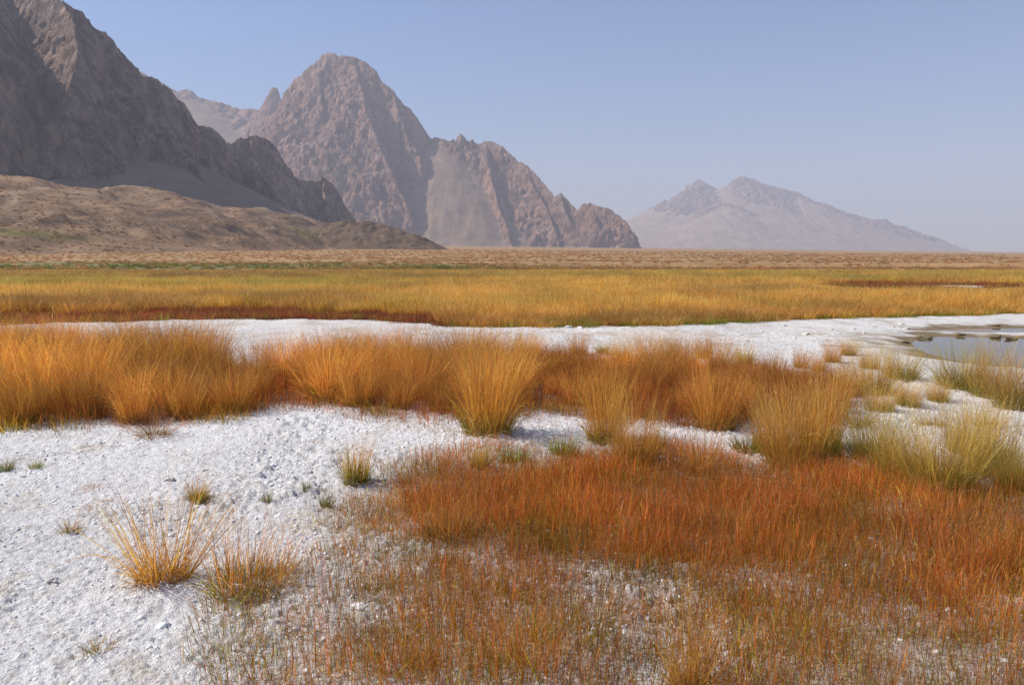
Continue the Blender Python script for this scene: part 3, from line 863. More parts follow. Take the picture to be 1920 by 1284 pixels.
def kind_sparse(rng, tall=0.52):
    st = blades(rng, 190, 0.13, tall, 0.28, 0.58, 0.16, 0.10, 0.0036, 4, ORANGE * 0.9, np.stack([ORANGE, ORANGE, GOLD]), np.stack([GOLD, ORANGE, RUST]), 0.4, 4, 0.022, jitter=0.05)
    lf = blades(rng, 210, 0.11, tall * 0.36, 0.3, 0.75, 0.3, 0.9, 0.0040, 4, np.stack([OLIVE, BROWN]), np.stack([ORANGE, GOLD]), np.stack([GOLD, STRAW]), 0.5, jitter=0.25)
    th = blades(rng, 110, 0.13, tall * 0.28, 0.3, 1.15, 0.3, 1.0, 0.0038, 4, BROWN, THATCH, STRAW, jitter=0.3)
    return st, lf, th
def kind_wide(rng, tall=0.36):
    st = blades(rng, 240, 0.20, tall, 0.22, 0.35, 0.16, 0.15, 0.0030, 4, np.stack([OLIVE, RUST]), np.stack([ORANGE, RUST]), np.stack([ORANGE, RUST, GOLD]), 0.4, 4, 0.02, jitter=0.07)
    lf = blades(rng, 420, 0.22, tall * 0.5, 0.3, 0.6, 0.3, 0.5, 0.0034, 3, np.stack([GREEN * 0.6, OLIVE * 0.7]), np.stack([OLIVE, GREEN * 0.8, BROWN]), np.stack([ORANGE, GOLD]), 0.55)
    th = blades(rng, 160, 0.23, tall * 0.4, 0.3, 1.1, 0.35, 1.1, 0.0038, 4, BROWN * 0.7, THATCH, STRAW, jitter=0.3)
    return st, lf, th
def kind_scrap(rng, tall=0.15):
    st = blades(rng, 26, 0.03, tall * 1.3, 0.35, 0.9, 0.3, 0.1, 0.0026, 3, BROWN, np.stack([REDST, ORANGE]), np.stack([BROWN, ORANGE]), 0.4, 1, 0.012)
    lf = blades(rng, 90, 0.05, tall * 0.6, 0.3, 0.75, 0.3, 0.3, 0.0032, 3, OLIVE, np.stack([OLIVE, BROWN]), np.stack([GOLD * 0.8, THATCH]), 0.5)
    th = blades(rng, 50, 0.06, tall * 0.6, 0.4, 1.25, 0.25, 0.3, 0.0030, 3, BROWN, THATCH, THATCH)
    return st, lf, th
def kind_fuzzy(rng, tall=0.22):
    st = blades(rng, 150, 0.09, tall, 0.25, 0.75, 0.25, 0.2, 0.0022, 3, np.stack([BROWN, OLIVE]), np.stack([REDST, BROWN]), np.stack([THATCH, REDST]), 0.4, 4, 0.025)
    lf = blades(rng, 80, 0.09, tall * 0.5, 0.3, 0.8, 0.3, 0.3, 0.0026, 3, BROWN, OLIVE, ORANGE)
    th = blades(rng, 70, 0.11, tall * 0.4, 0.3, 1.2, 0.3, 0.6, 0.0030, 3, BROWN, THATCH, THATCH)
    return st, lf, th
def kind_mat(rng, tall=0.11):
    st = blades(rng, 40, 0.07, tall, 0.3, 1.25, 0.2, 0.25, 0.0030, 3, BROWN, REDST, np.stack([BROWN, REDST]), 0.5, 2, 0.015, center=0.2)
    lf = blades(rng, 24, 0.06, tall * 0.7, 0.3, 1.0, 0.2, 0.4, 0.0030, 3, OLIVE, ORANGE, GOLD)
    th = blades(rng, 60, 0.08, tall * 0.8, 0.3, 1.35, 0.2, 0.2, 0.0030, 3, BROWN, BROWN * 1.2, THATCH)
    return st, lf, th
KINDS = dict(feather=(kind_feather, 0.56, 5), golden=(kind_golden, 0.60, 4), tuft=(kind_tuft, 0.30, 3), green=(kind_green, 0.15, 2),
             sparse=(kind_sparse, 0.52, 2), wide=(kind_wide, 0.36, 2), scrap=(kind_scrap, 0.15, 2), fuzzy=(kind_fuzzy, 0.22, 2), mat=(kind_mat, 0.11, 2))
LIB = {}
def variant(kind, i):
    fn, tall, nv = KINDS[kind]
    i %= nv
    if (kind, i) not in LIB:
        rng = np.random.default_rng(1000 + i * 31 + sum(ord(c) for c in kind))
        st, lf, th = fn(rng)
        LIB[(kind, i)] = (gmesh("stems", st, M_GRASS), gmesh("leaves", lf, M_GRASS), gmesh("dead_thatch", th, M_GRASS))
    return LIB[(kind, i)], tall

PROTO = {}
def plant_tussock(X, Y, height, kind, label, vi=0, rot=0.0, tint=(1, 1, 1), group="grass tussocks on the salt flat", wide=1.0, name="tussock", tilt=(0, 0)):
    meshes, tall = variant(kind, vi)
    s = height / tall
    key = (kind, vi % KINDS[kind][2])
    z = float(gz_low(np.array([X]), np.array([Y]))[0])
    if key not in PROTO:
        root = bpy.data.objects.new(name, None)
        COL.objects.link(root)
        root.empty_display_size = 0.05
        parts = [add_obj(nm, me, root) for nm, me in zip(("stems", "leaves", "dead_thatch"), meshes)]
        PROTO[key] = (root, parts)
    else:
        r0, p0 = PROTO[key]
        root = r0.copy(); COL.objects.link(root)
        parts = []
        for c in p0:
            d = c.copy(); COL.objects.link(d); d.parent = root; parts.append(d)
    root.location = (X, Y, z - 0.008)
    root.rotation_euler = (tilt[0] + random.gauss(0, 0.07), tilt[1] + random.gauss(0, 0.09), rot)
    root.scale = (s * wide * random.uniform(0.85, 1.1), s * wide * random.uniform(0.85, 1.1), s)
    for p in parts: p.color = (*tint, 1)
    tag(root, label, "grass tussock", group)
    return root

# ------------------------------------------------------------------ scattering of uncountable cover (one object each, geometry nodes)
def scatter(name, label, cat, pts, scale, tint, meshes, mat, rot=None, tilt=None, zscale=None):
    n = len(pts)
    me = bpy.data.meshes.new(name + "_points")
    me.vertices.add(n)
    me.vertices.foreach_set("co", np.asarray(pts, np.float32).ravel())
    rz = RNG.uniform(0, 2 * np.pi, n) if rot is None else rot
    tl = np.zeros((n, 2)) if tilt is None else tilt
    a = me.attributes.new("rot", 'FLOAT_VECTOR', 'POINT')
    a.data.foreach_set("vector", np.column_stack([tl, rz]).astype(np.float32).ravel())
    a = me.attributes.new("scl", 'FLOAT_VECTOR', 'POINT')
    zs = scale if zscale is None else zscale
    a.data.foreach_set("vector", np.column_stack([scale, scale, zs]).astype(np.float32).ravel())
    a = me.attributes.new("tint", 'FLOAT_COLOR', 'POINT')
    c4 = np.ones((n, 4), np.float32); c4[:, :3] = tint
    a.data.foreach_set("color", c4.ravel())
    o = add_obj(name, me)
    ng = bpy.data.node_groups.new(name + "_scatter", 'GeometryNodeTree')
    ng.interface.new_socket("Geometry", in_out='INPUT', socket_type='NodeSocketGeometry')
    ng.interface.new_socket("Geometry", in_out='OUTPUT', socket_type='NodeSocketGeometry')
    gi = ng.nodes.new("NodeGroupInput"); go = ng.nodes.new("NodeGroupOutput")
    iop = ng.nodes.new("GeometryNodeInstanceOnPoints")
    jn = ng.nodes.new("GeometryNodeJoinGeometry")
    for i, ms in enumerate(meshes):
        so = bpy.data.objects.new(name + "_piece", ms)          # source geometry only, never linked to the scene
        oi = ng.nodes.new("GeometryNodeObjectInfo")
        oi.inputs[0].default_value = so
        oi.inputs["As Instance"].default_value = True
        ng.links.new(oi.outputs["Geometry"], jn.inputs[0])
    iop.inputs["Pick Instance"].default_value = True
    def attr(nm, dt):
        q = ng.nodes.new("GeometryNodeInputNamedAttribute"); q.data_type = dt; q.inputs[0].default_value = nm
        return q.outputs[0]
    ng.links.new(gi.outputs[0], iop.inputs["Points"])
    ng.links.new(jn.outputs[0], iop.inputs["Instance"])
    e2r = ng.nodes.new("FunctionNodeEulerToRotation")
    ng.links.new(attr("rot", 'FLOAT_VECTOR'), e2r.inputs[0])
    ng.links.new(e2r.outputs[0], iop.inputs["Rotation"])
    ng.links.new(attr("scl", 'FLOAT_VECTOR'), iop.inputs["Scale"])
    ng.links.new(iop.outputs[0], go.inputs[0])
    md = o.modifiers.new("scatter", 'NODES'); md.node_group = ng
    tag(o, label, cat, kind="stuff")
    return o

def sample_world(n, d0, d1, half=40.0, power=1.0):
    """random ground points in a sector ahead; power<2 puts more of them near"""
    u = RNG.uniform(0, 1, n)
    if power == 0: r = d0 * (d1 / d0) ** u
    else: r = (d0 ** power + u * (d1 ** power - d0 ** power)) ** (1 / power)
    t = np.radians(RNG.uniform(-half, half, n))
    return r * np.sin(t), r * np.cos(t)

# patches of short red stems
def patch_red(seed, n, mixg, size=0.16, h=0.15, w=0.0021):
    rng = np.random.default_rng(seed)
    ng = int(n * mixg)
    P = [blades(rng, n - ng, size, h, 0.32, 0.10, 0.22, 0.18, w, 3, np.stack([OLIVE, RUST, REDST]), np.stack([REDST, RUST, REDST * 0.8]), np.stack([REDST, ORANGE, THATCH * 0.9]), 0.35, 2, 0.014)]
    if ng: P.append(blades(rng, ng, size, h * 0.75, 0.3, 0.1, 0.2, 0.2, w * 1.15, 3, GREEN, np.stack([GREEN, OLIVE]), np.stack([OLIVE * 1.2, ORANGE]), 0.5))
    return gmesh("stem_patch", P, M_GRASS_I)
RED_PATCH = [patch_red(11, 34, 0.22, h=0.13), patch_red(12, 30, 0.35, h=0.12), patch_red(13, 38, 0.15, h=0.14), patch_red(14, 26, 0.55, h=0.11), patch_red(15, 30, 0.3, h=0.10)]
GREEN_PATCH = [patch_red(21, 12, 0.8, 0.07, 0.10), patch_red(22, 10, 0.6, 0.09, 0.11), patch_red(23, 8, 0.9, 0.05, 0.08)]

def build_red_grass():
    X, Y = sample_world(15500, 2.3, 7.3, 41, 1.9)
    px, py = gpix(X, Y)
    n = fbm(X * 1.1, Y * 1.1, 3, 701); n2 = fbm(X * 3.2, Y * 3.2, 3, 703)
    dn = np.maximum(sd_poly(px, py, RED_DENSE), sd_poly(px, py, RED_RIGHT)) + n * 95 + n2 * 75 - 170 * sstep(860, 640, px)
    sp = sd_poly(px, py, RED_SPARSE) + n * 35 - 40 * sstep(800, 700, px) * sstep(960, 920, py)
    pr = np.maximum(sstep(-230, 80, dn) * sstep(858, 898, py + n * 25) * np.clip(0.95 + 0.8 * n2, 0.35, 1), sstep(-25, 40, sp) * np.clip(0.74 + 0.8 * n + 1.1 * n2, 0.12, 0.97) * (0.38 + 0.62 * sstep(560, 900, px)))
    k = RNG.uniform(0, 1, len(X)) < pr
    X, Y, dn, n = X[k], Y[k], dn[k], n[k]
    z = gz_low(X, Y)
    dense = sstep(-120, 90, dn)
    sc = RNG.uniform(0.75, 1.2, len(X)) * (0.85 + 0.2 * dense + 0.3 * n)
    warm = np.array([1.16, 0.90, 0.58]); tan = np.array([1.2, 0.96, 0.66]); ol = np.array([0.85, 1.05, 0.6])
    f = RNG.uniform(0, 1, (len(X), 1))
    tint = warm * dense[:, None] + (tan * f + ol * (1 - f)) * (1 - dense[:, None])
    cl = fbm(X * 2.1 + 40, Y * 2.1, 3, 705)
    oli = (sstep(0.05, 0.4, cl) * 0.65)[:, None]; stw = (sstep(0.1, 0.45, -cl) * 0.6)[:, None]
    tint = tint + (np.array([0.62, 1.05, 0.5]) - tint) * oli
    tint = tint + (np.array([1.35, 1.75, 1.9]) - tint) * stw * (RNG.uniform(0, 1, (len(X), 1)) < 0.6)
    tint = tint * (RNG.uniform(0.55, 1.35, len(X)) * (1 + 0.5 * n))[:, None]
    scatter("red_grass", "short rust-red grass stems covering the salt in the right foreground", "red grass",
            np.column_stack([X, Y, z - 0.005]), sc, tint, RED_PATCH, M_GRASS_I)
    # sparse green shoots at the margin
    X, Y = sample_world(2600, 2.3, 7.0, 41, 2.0)
    px, py = gpix(X, Y)
    sp = sd_poly(px, py, RED_SPARSE) + fbm(X * 1.4, Y * 1.4, 3, 711) * 60
    k = (RNG.uniform(0, 1, len(X)) < sstep(-40, 0, sp) * sstep(260, 60, sp) * 0.75)
    X, Y = X[k], Y[k]
    scatter("green_shoots", "thin green shoots at the margin of the red grass", "shoots", np.column_stack([X, Y, gz_low(X, Y) - 0.004]),
            RNG.uniform(0.6, 1.25, len(X)), RNG.uniform(0.8, 1.25, (len(X), 1)) * np.array([1.0, 1.0, 1.0]), GREEN_PATCH, M_GRASS_I)
    # dead straw lying under the stems
    X, Y = sample_world(1500, 2.3, 7.3, 41, 2.0)
    px, py = gpix(X, Y)
    sp = np.maximum(sd_poly(px, py, RED_SPARSE), sd_poly(px, py, RED_DENSE)) + fbm(X * 1.4, Y * 1.4, 3, 715) * 60
    k = RNG.uniform(0, 1, len(X)) < sstep(-20, 60, sp)
    X, Y = X[k], Y[k]
    lit = []
    for s in (31, 32):
        rng = np.random.default_rng(s)
        lit.append(gmesh("straw", [blades(rng, 14, 0.12, 0.09, 0.5, 0.3, 0.2, 0.4, 0.0026, 3, THATCH, STRAW, THATCH, center=1.15, jitter=0.4, z0=0.012)], M_GRASS_I))
    scatter("straw_litter", "pale dead straw lying on the salt under the red grass", "straw", np.column_stack([X, Y, gz_low(X, Y)]),
            RNG.uniform(0.7, 1.3, len(X)), RNG.uniform(0.6, 1.1, (len(X), 1)) * np.ones(3), lit, M_GRASS_I)
build_red_grass()

def build_belt_infill():
    P = []
    for s in (41, 42, 43):
        rng = np.random.default_rng(s)
        P.append(gmesh("rust_patch", [blades(rng, 60, 0.22, 0.22, 0.32, 0.10, 0.2, 0.2, 0.0034, 3, np.stack([OLIVE, RUST * 0.7]), np.stack([RUST, REDST]), np.stack([RUST, ORANGE, REDST]), 0.35, 3, 0.03)], M_GRASS_I))
    X, Y = sample_world(7000, 6.6, 13.5, 42, 2.0)
    px, py = gpix(X, Y)
    n = fbm(X * 0.9, Y * 0.9, 3, 721)
    sd = sd_poly(px, py, BELT) + n * 16
    pr = sstep(-14, 6, sd) * np.where((px > 1200) & (py > 700), 1.0, 0.5)
    pr = np.maximum(pr, 0.5 * sstep(-40, 0, sd) * ((px > 520) & (px < 1100) & (py > 740)))
    k = RNG.uniform(0, 1, len(X)) < pr
    X, Y, px, sd = X[k], Y[k], px[k], sd[k]
    edge = sstep(-16, 14, sd)
    sc = RNG.uniform(0.75, 1.2, len(X)); zs = sc * (0.45 + 0.6 * edge) * np.where(px > 1230, 0.85, 1.0)
    red = sstep(1150, 1300, px)[:, None]
    tint = (np.array([0.95, 0.85, 0.85]) * (1 - red) + np.array([0.92, 0.8, 0.85]) * red) * RNG.uniform(0.55, 1.15, (len(X), 1))
    scatter("rust_grass", "fine rust-brown grass filling the belt between the tussocks", "rust grass", np.column_stack([X, Y, gz_low(X, Y) - 0.01]), sc, tint, P, M_GRASS_I, zscale=zs)
build_belt_infill()

def build_meadow():
    P = []
    for s in (51, 52, 53, 54):
        rng = np.random.default_rng(s)
        P.append(gmesh("meadow_patch", [blades(rng, 90, 0.34, 0.36, 0.28, 0.16, 0.24, 0.3, 0.008, 3, np.stack([OLIVE, GREEN]), np.stack([GOLD * 0.9, ORANGE]), np.stack([GOLD, STRAW, STRAW, ORANGE]), 0.35, 3, 0.05)], M_GRASS_I))
    X1, Y1 = sample_world(11000, 15, 34, 41, 1.4)
    X2, Y2 = sample_world(15000, 32, 84, 40, 1.3)
    X = np.concatenate([X1, X2]); Y = np.concatenate([Y1, Y2])
    n = fbm(X * 0.35, Y * 0.35, 4, 731)
    ff = field_front(X, Y) + n * 3 + fbm(X * 1.3, Y * 1.3, 2, 732) * 4
    px, py = gpix(X, Y)
    mar = (px + 120 * n < 835) & (ff < 14 + 8 * n - 5 * sstep(500, 850, px)) & (ff > -3) & (Y < 30)
    bare = (np.exp(-((py - 535.5 - 2 * np.sin(px / 90)) / 3.0) ** 2) * sstep(1520, 1640, px)) > 0.35
    k = (ff > 0.5) & ~mar & ~bare & (py > 507 + 3 * fbm(X / 15, Y * 0, 2, 733))
    X, Y, n, ff, px, py = X[k], Y[k], n[k], ff[k], px[k], py[k]
    front = sstep(16, 3, ff)
    sc = np.where(Y < 33, 1.0, 1.45) * RNG.uniform(0.8, 1.2, len(X))
    low = 1 - 0.82 * sstep(1480, 1580, px) * sstep(562, 550, py) * sstep(531, 537, py)
    zs = RNG.uniform(0.8, 1.15, len(X)) * (1 + 0.7 * fbm(X / 2.5, Y / 2.5, 4, 735)) * (0.5 + 0.5 * sstep(0, 16, ff)) * sstep(95, 55, Y) * low
    # colour drifts of the meadow: rusty near edge, gold middle, yellow-green and brown streaks towards the far side
    b1 = fbm(X / 9, Y / 4, 4, 737) + 0.5 * fbm(X / 2.5, Y / 1.5, 3, 738); b2 = fbm(X / 26, Y / 6, 3, 739) * 1.3; b3 = fbm(X / 16, Y / 3, 3, 741) * 1.3
    gold = np.array([1.16, 1.04, 0.76]); rust = np.array([0.82, 0.60, 0.50]); grn = np.array([0.52, 0.80, 0.5]); brn = np.array([0.52, 0.44, 0.5])
    T = np.repeat(gold[None], len(X), 0)
    T = T + (rust - T) * np.clip(sstep(-0.05, 0.35, b1) * 0.7 + front * 0.5 + sstep(700, 200, px) * sstep(30, 15, ff) * 0.3, 0, 0.9)[:, None]
    left = sstep(1100, 300, px)
    gk = sstep(556, 540, py) * sstep(518, 530, py) * (0.25 + 0.75 * left) + sstep(534, 522, py) * 0.7 * (1 - left)
    T = T + (grn - T) * np.clip(gk * sstep(-0.3, 0.45, b2 + 0.1) + sstep(0.2, 0.5, b3) * 0.4, 0, 0.85)[:, None]
    bk = sstep(537, 526, py) * (0.15 + 0.85 * left)
    T = T + (brn - T) * np.clip(bk * sstep(-0.2, 0.3, b3 + 0.2) + sstep(0.1, 0.4, b2) * 0.55, 0, 0.88)[:, None]
    pk = sstep(0.0, 0.45, fbm(X / 7, Y / 3, 4, 743))
    T = T + (np.array([1.25, 1.17, 0.75]) - T) * (pk * 0.7)[:, None]
    T = T * (RNG.uniform(0.75, 1.2, len(X)) * (1 + 0.35 * fbm(X / 3, Y / 2, 3, 744)))[:, None]
    scatter("meadow_grass", "golden meadow grass filling the flat beyond the white salt strip", "meadow grass", np.column_stack([X, Y, gz_low(X, Y) - 0.02]), sc, T, P, M_GRASS_I, zscale=zs)
    # green fringe of the meadow's front edge
    X, Y = sample_world(5000, 15, 26, 41, 1.0)
    ff = field_front(X, Y) + fbm(X, Y, 2, 745) * 2.5
    px, py = gpix(X, Y)
    k = (ff > -1.5) & (ff < 4) & ((px > 825) | (RNG.uniform(0, 1, len(X)) < 0.08)) & (fbm(X * 0.6, Y * 0.6, 3, 747) > -0.25)
    X, Y = X[k], Y[k]
    X2, Y2 = sample_world(16000, 6.6, 9.6, 42, 2.0)
    px2, py2 = gpix(X2, Y2)
    sb = sd_poly(px2, py2, BELT) + fbm(X2 * 1.5, Y2 * 1.5, 3, 713) * 12
    k2 = (sb > -12) & (sb < 7) & (py2 > 735) & (RNG.uniform(0, 1, len(X2)) < np.where(px2 < 560, 0.13, 0.04) * sstep(-0.1, 0.3, fbm(X2 * 1.1, Y2 * 1.1, 2, 714)))
    nb = k2.sum(); n0 = len(X)
    X, Y = np.concatenate([X, X2[k2]]), np.concatenate([Y, Y2[k2]])
    ft = np.ones((n0 + nb, 3)); ft[n0:] = np.array([1.7, 1.05, 0.9]); fs = np.ones(n0 + nb); fs[n0:] = 0.85
    gp = []
    for s in (57, 58):
        rng = np.random.default_rng(s)
        gp.append(gmesh("fringe_patch", [blades(rng, 50, 0.17, 0.14, 0.3, 0.3, 0.25, 0.3, 0.0055, 3, GREEN * 0.8, np.stack([GREEN, OLIVE]), np.stack([OLIVE * 1.4, GOLD * 0.7]), 0.5)], M_GRASS_I))
    scatter("green_fringe", "low green grass along the meadow's edge and the belt's near edge", "green grass", np.column_stack([X, Y, gz_low(X, Y) - 0.01]), RNG.uniform(0.7, 1.3, len(X)) * fs, RNG.uniform(0.8, 1.3, (len(X), 1)) * ft, gp, M_GRASS_I)
    # maroon glasswort
    mp = []
    for s in (61, 62, 63):
        rng = np.random.default_rng(s)
        mp.append(gmesh("maroon_patch", [blades(rng, 80, 0.22, 0.11, 0.35, 0.5, 0.35, 0.3, 0.009, 3, MAROON * 0.6, np.stack([MAROON, MAROON * 1.3, OLIVE * 0.5]), np.stack([MAROON * 1.5, REDST * 0.8]), 0.5, 2, 0.03)], M_GRASS_I))
    X1, Y1 = sample_world(16000, 15, 26, 41, 1.0)
    X2, Y2 = sample_world(9000, 34, 50, 40, 1.0)
    X = np.concatenate([X1, X2]); Y = np.concatenate([Y1, Y2])
    n = fbm(X * 0.35, Y * 0.35, 4, 731); ff = field_front(X, Y) + n * 3
    px, py = gpix(X, Y)
    nn = fbm(X * 0.9, Y * 0.9, 4, 746)
    k1 = (px + 120 * n < 860) & (ff < 17 + 8 * n + 6 * nn - 5 * sstep(500, 850, px)) & (ff > -2.0 + 5 * nn) & (Y < 30) & (RNG.uniform(0, 1, len(X)) < np.clip(0.65 + 1.2 * nn, 0.1, 1))
    rw = np.abs(py - 536.5 - 2 * np.sin(px / 90 + 1.0))
    k2 = (Y > 33) & (rw < 4.6) & (px > 1500) & (fbm(X / 4, Y / 3, 3, 749) > -0.12) & (rw > 1.2)
    k = k1 | k2
    X, Y = X[k], Y[k]
    scatter("maroon_glasswort", "low dark maroon plants along the far shore of the salt", "maroon plants", np.column_stack([X, Y, gz_low(X, Y) - 0.01]), RNG.uniform(0.7, 1.3, len(X)) * np.where(Y > 33, 1.5, 1.0),
            RNG.uniform(0.5, 1.5, (len(X), 1)) * np.where(RNG.uniform(0, 1, (len(X), 1)) < 0.25, np.array([1.0, 2.4, 0.9]), np.ones(3)), mp, M_GRASS_I)
build_meadow()

def build_plain_shrubs():
    mp = []
    for s in (71, 72, 73):
        rng = np.random.default_rng(s)
        mp.append(gmesh("shrub_patch", [blades(rng, 46, 0.20, 0.26, 0.3, 0.7, 0.3, 0.3, 0.03, 2, BROWN * 1.1, np.stack([BROWN * 1.2, BROWN * 1.4, RUST]), np.stack([ORANGE * 0.9, THATCH, THATCH * 1.1]), 0.5)], M_GRASS_I))
    X, Y = sample_world(22000, 80, 560, 38, 0.0)
    rh = RNG.uniform(170, 640, 6500); th = np.radians(RNG.uniform(-40, -8, 6500))
    xh, yh = rh * np.sin(th), rh * np.cos(th)
    keep = hill_z(xh, yh) > plain_z(xh, yh) + 1.0
    X, Y = np.concatenate([X, xh[keep]]), np.concatenate([Y, yh[keep]])
    n = fbm(X / 30, Y / 20, 3, 751)
    hs, band, hh = hill_surface(X, Y)
    Z = np.maximum(gz_low(X, Y), np.where((X < -38) & (Y > 130), hs, -99))
    onhill = Z > gz_low(X, Y) + 0.2
    k = (RNG.uniform(0, 1, len(X)) < np.clip(0.5 + n + 0.5 * band * onhill, 0.08, 1)) & (Y > 84)
    X, Y, Z, onhill = X[k], Y[k], Z[k], onhill[k]
    t = RNG.uniform(0, 1, (len(X), 1))
    tint = np.array([1.1, 0.92, 0.75]) * t + np.array([0.95, 1.0, 0.95]) * (1 - t)
    tint = np.where(onhill[:, None], tint * np.array([0.55, 0.52, 0.5]), tint)
    gr = (sstep(80, 92, Y) * sstep(145, 110, Y) * sstep(35, -20, X + 30 * fbm(X / 25, Y / 25, 3, 753)))[:, None] * (RNG.uniform(0, 1, (len(X), 1)) < 0.8) * (fbm(X / 12, Y / 9, 3, 757)[:, None] > -0.2)
    tint = tint + (np.array([0.36, 0.68, 0.25]) - tint) * gr
    scatter("dwarf_shrubs", "low brown dwarf shrubs dotting the gravel plain and foothill", "shrubs", np.column_stack([X, Y, Z - 0.03]),
            RNG.uniform(0.6, 1.4, len(X)) * (1 + Y / 700) * np.where(onhill, 1.25, 1.0), tint * RNG.uniform(0.7, 1.2, (len(X), 1)), mp, M_GRASS_I)
build_plain_shrubs()

# ------------------------------------------------------------------ salt crumbs and clods
def salt_material(name, col, dark):
    m, nt, out = new_mat(name)
    g = N(nt, "ShaderNodeNewGeometry").outputs["Position"]
    c = ramp(nt, noise_tex(nt, g, 40, 5, 0.65), [(0.3, dark), (0.6, col)])
    p = N(nt, "ShaderNodeBsdfPrincipled"); p.inputs["Roughness"].default_value = 0.9
    p.inputs["Specular IOR Level"].default_value = 0.2
    nt.links.new(c, p.inputs["Base Color"])
    b = N(nt, "ShaderNodeBump"); b.inputs["Strength"].default_value = 0.6; b.inputs["Distance"].default_value = 0.01
    nt.links.new(noise_tex(nt, g, 120, 4, 0.6), b.inputs["Height"]); nt.links.new(b.outputs[0], p.inputs["Normal"])
    nt.links.new(p.outputs[0], out.inputs[0])
    return m
M_SALT = salt_material("salt_lump", (0.80, 0.795, 0.79), (0.66, 0.64, 0.60))
M_CLOD = salt_material("grey_clod", (0.66, 0.64, 0.61), (0.26, 0.22, 0.17))
M_MUD = salt_material("dark_mud", (0.20, 0.16, 0.10), (0.07, 0.055, 0.035))

def lump(name, seed, sub, mat, rough=0.35, flat=0.6):
    import bmesh
    bm = bmesh.new()
    bmesh.ops.create_icosphere(bm, subdivisions=sub, radius=1.0)
    V = np.array([v.co[:] for v in bm.verts])
    d = noise3(V[:, 0] * 1.3 + seed, V[:, 1] * 1.3, V[:, 2] * 1.3, seed) * rough + noise3(V[:, 0] * 3 + seed, V[:, 1] * 3, V[:, 2] * 3, seed + 1) * rough * 0.5
    V = V * (1 + d)[:, None] * np.array([1, 0.85, flat])
    for v, q in zip(bm.verts, V): v.co = q
    for f in bm.faces: f.smooth = True
    me = bpy.data.meshes.new(name); bm.to_mesh(me); bm.free()
    me.materials.append(mat)
    return me

def build_crumbs():
    ms = [lump("crumb", 81 + i, 1, M_SALT, 0.45, 0.65) for i in range(4)]
    X, Y = sample_world(60000, 2.4, 16, 41, 1.2)
    n = fbm(X * 0.9, Y * 0.9, 3, 51)
    px, py = gpix(X, Y)
    pr = (0.25 + 0.75 * sstep(-0.35, 0.4, n)) * (sd_poly(px, py, BELT) < -5) * (field_front(X, Y) < -4)
    sp = np.maximum(sd_poly(X, Y, POOL_W), sd_poly(X, Y, PUDDLE_W))
    k = (RNG.uniform(0, 1, len(X)) < pr) & (sp < -0.8)
    X, Y = X[k], Y[k]
    s = 0.003 + 0.015 * RNG.uniform(0, 1, len(X)) ** 4 + 0.0006 * np.hypot(X, Y) * RNG.uniform(0.3, 1, len(X))
    scatter("salt_crumbs", "white salt crumbs strewn over the crust", "salt crumbs", np.column_stack([X, Y, gz_low(X, Y) + 0.004]), s, np.ones((len(X), 3)), ms, M_SALT,
            tilt=RNG.uniform(-0.5, 0.5, (len(X), 2)))
build_crumbs()

CLODS = [lump("salt_clod", 90 + i, 3, M_CLOD, 0.5, 0.5) for i in range(4)]
WCLODS = [lump("salt_clod", 96 + i, 3, M_SALT, 0.45, 0.55) for i in range(2)]
MUDS = [lump("mud_lump", 99 + i, 3, M_MUD, 0.6, 0.4) for i in range(3)]
def lump_thing(name, px, py, wpx, meshes, i, label, cat, group):
    x, y = onground(px, py)
    D = math.hypot(x, y)
    o = add_obj(name, meshes[i % len(meshes)])
    s = 0.5 * wpx * y / F
    o.location = (x, y, float(gz_low(np.array([x]), np.array([y]))[0]) + s * 0.18)
    o.scale = (s, s, s * random.uniform(0.8, 1.1)); o.rotation_euler = (0, 0, random.uniform(0, 6.28))
    tag(o, label, cat, group)
    return o
G_CL = "clods on the far salt strip"
far_clods = [(1066, 614, 16, 1, "larger white salt clod of the pair at the foot of the meadow"), (1088, 615, 12, 1, "smaller white salt clod beside the larger one below the meadow")]
for i, (x, y, w, kd, lb) in enumerate(far_clods): lump_thing("salt_clod", x, y, w, WCLODS, i, lb, "clod", G_CL)
strip = sorted([(1388, 628, 9), (1400, 640, 10), (1430, 622, 10), (1452, 640, 9), (1490, 634, 8), (1512, 628, 15), (1553, 632, 9), (1560, 620, 8), (1470, 612, 9),
                               (1600, 618, 9), (1620, 624, 8), (1640, 612, 8), (1690, 608, 10), (1700, 616, 12), (1675, 612, 8), (1420, 646, 9), (1540, 640, 7), (1575, 626, 7), (1335, 632, 9), (1365, 645, 8)])
ORD = ('leftmost second third fourth fifth sixth seventh eighth ninth tenth eleventh twelfth thirteenth fourteenth fifteenth sixteenth '
       'seventeenth eighteenth nineteenth').split() + ['rightmost']
for i, (x, y, w) in enumerate(strip):
    lump_thing("salt_clod", x, y, w, CLODS, i, f"{ORD[i]} small grey clod from the left on the white strip before the pool", "clod", G_CL)
for i, (x, y, w, lb) in enumerate([(1733, 629, 26, "biggest dark mud lump at the left tip of the grey pool"), (1698, 639, 16, "dark mud lump on the brown shore left of the pool"),
                                   (1800, 625, 16, "dark mud lump on the far rim of the grey pool"), (1866, 628, 18, "left of the dark mud lumps at the pool's right end"),
                                   (1895, 631, 22, "dark mud lump at the frame edge on the pool's far rim"), (1868, 609, 12, "small dark lump beyond the thin brown puddle")]):
    lump_thing("mud_lump", x, y, w, MUDS, i, lb, "mud lump", "mud lumps round the pool")
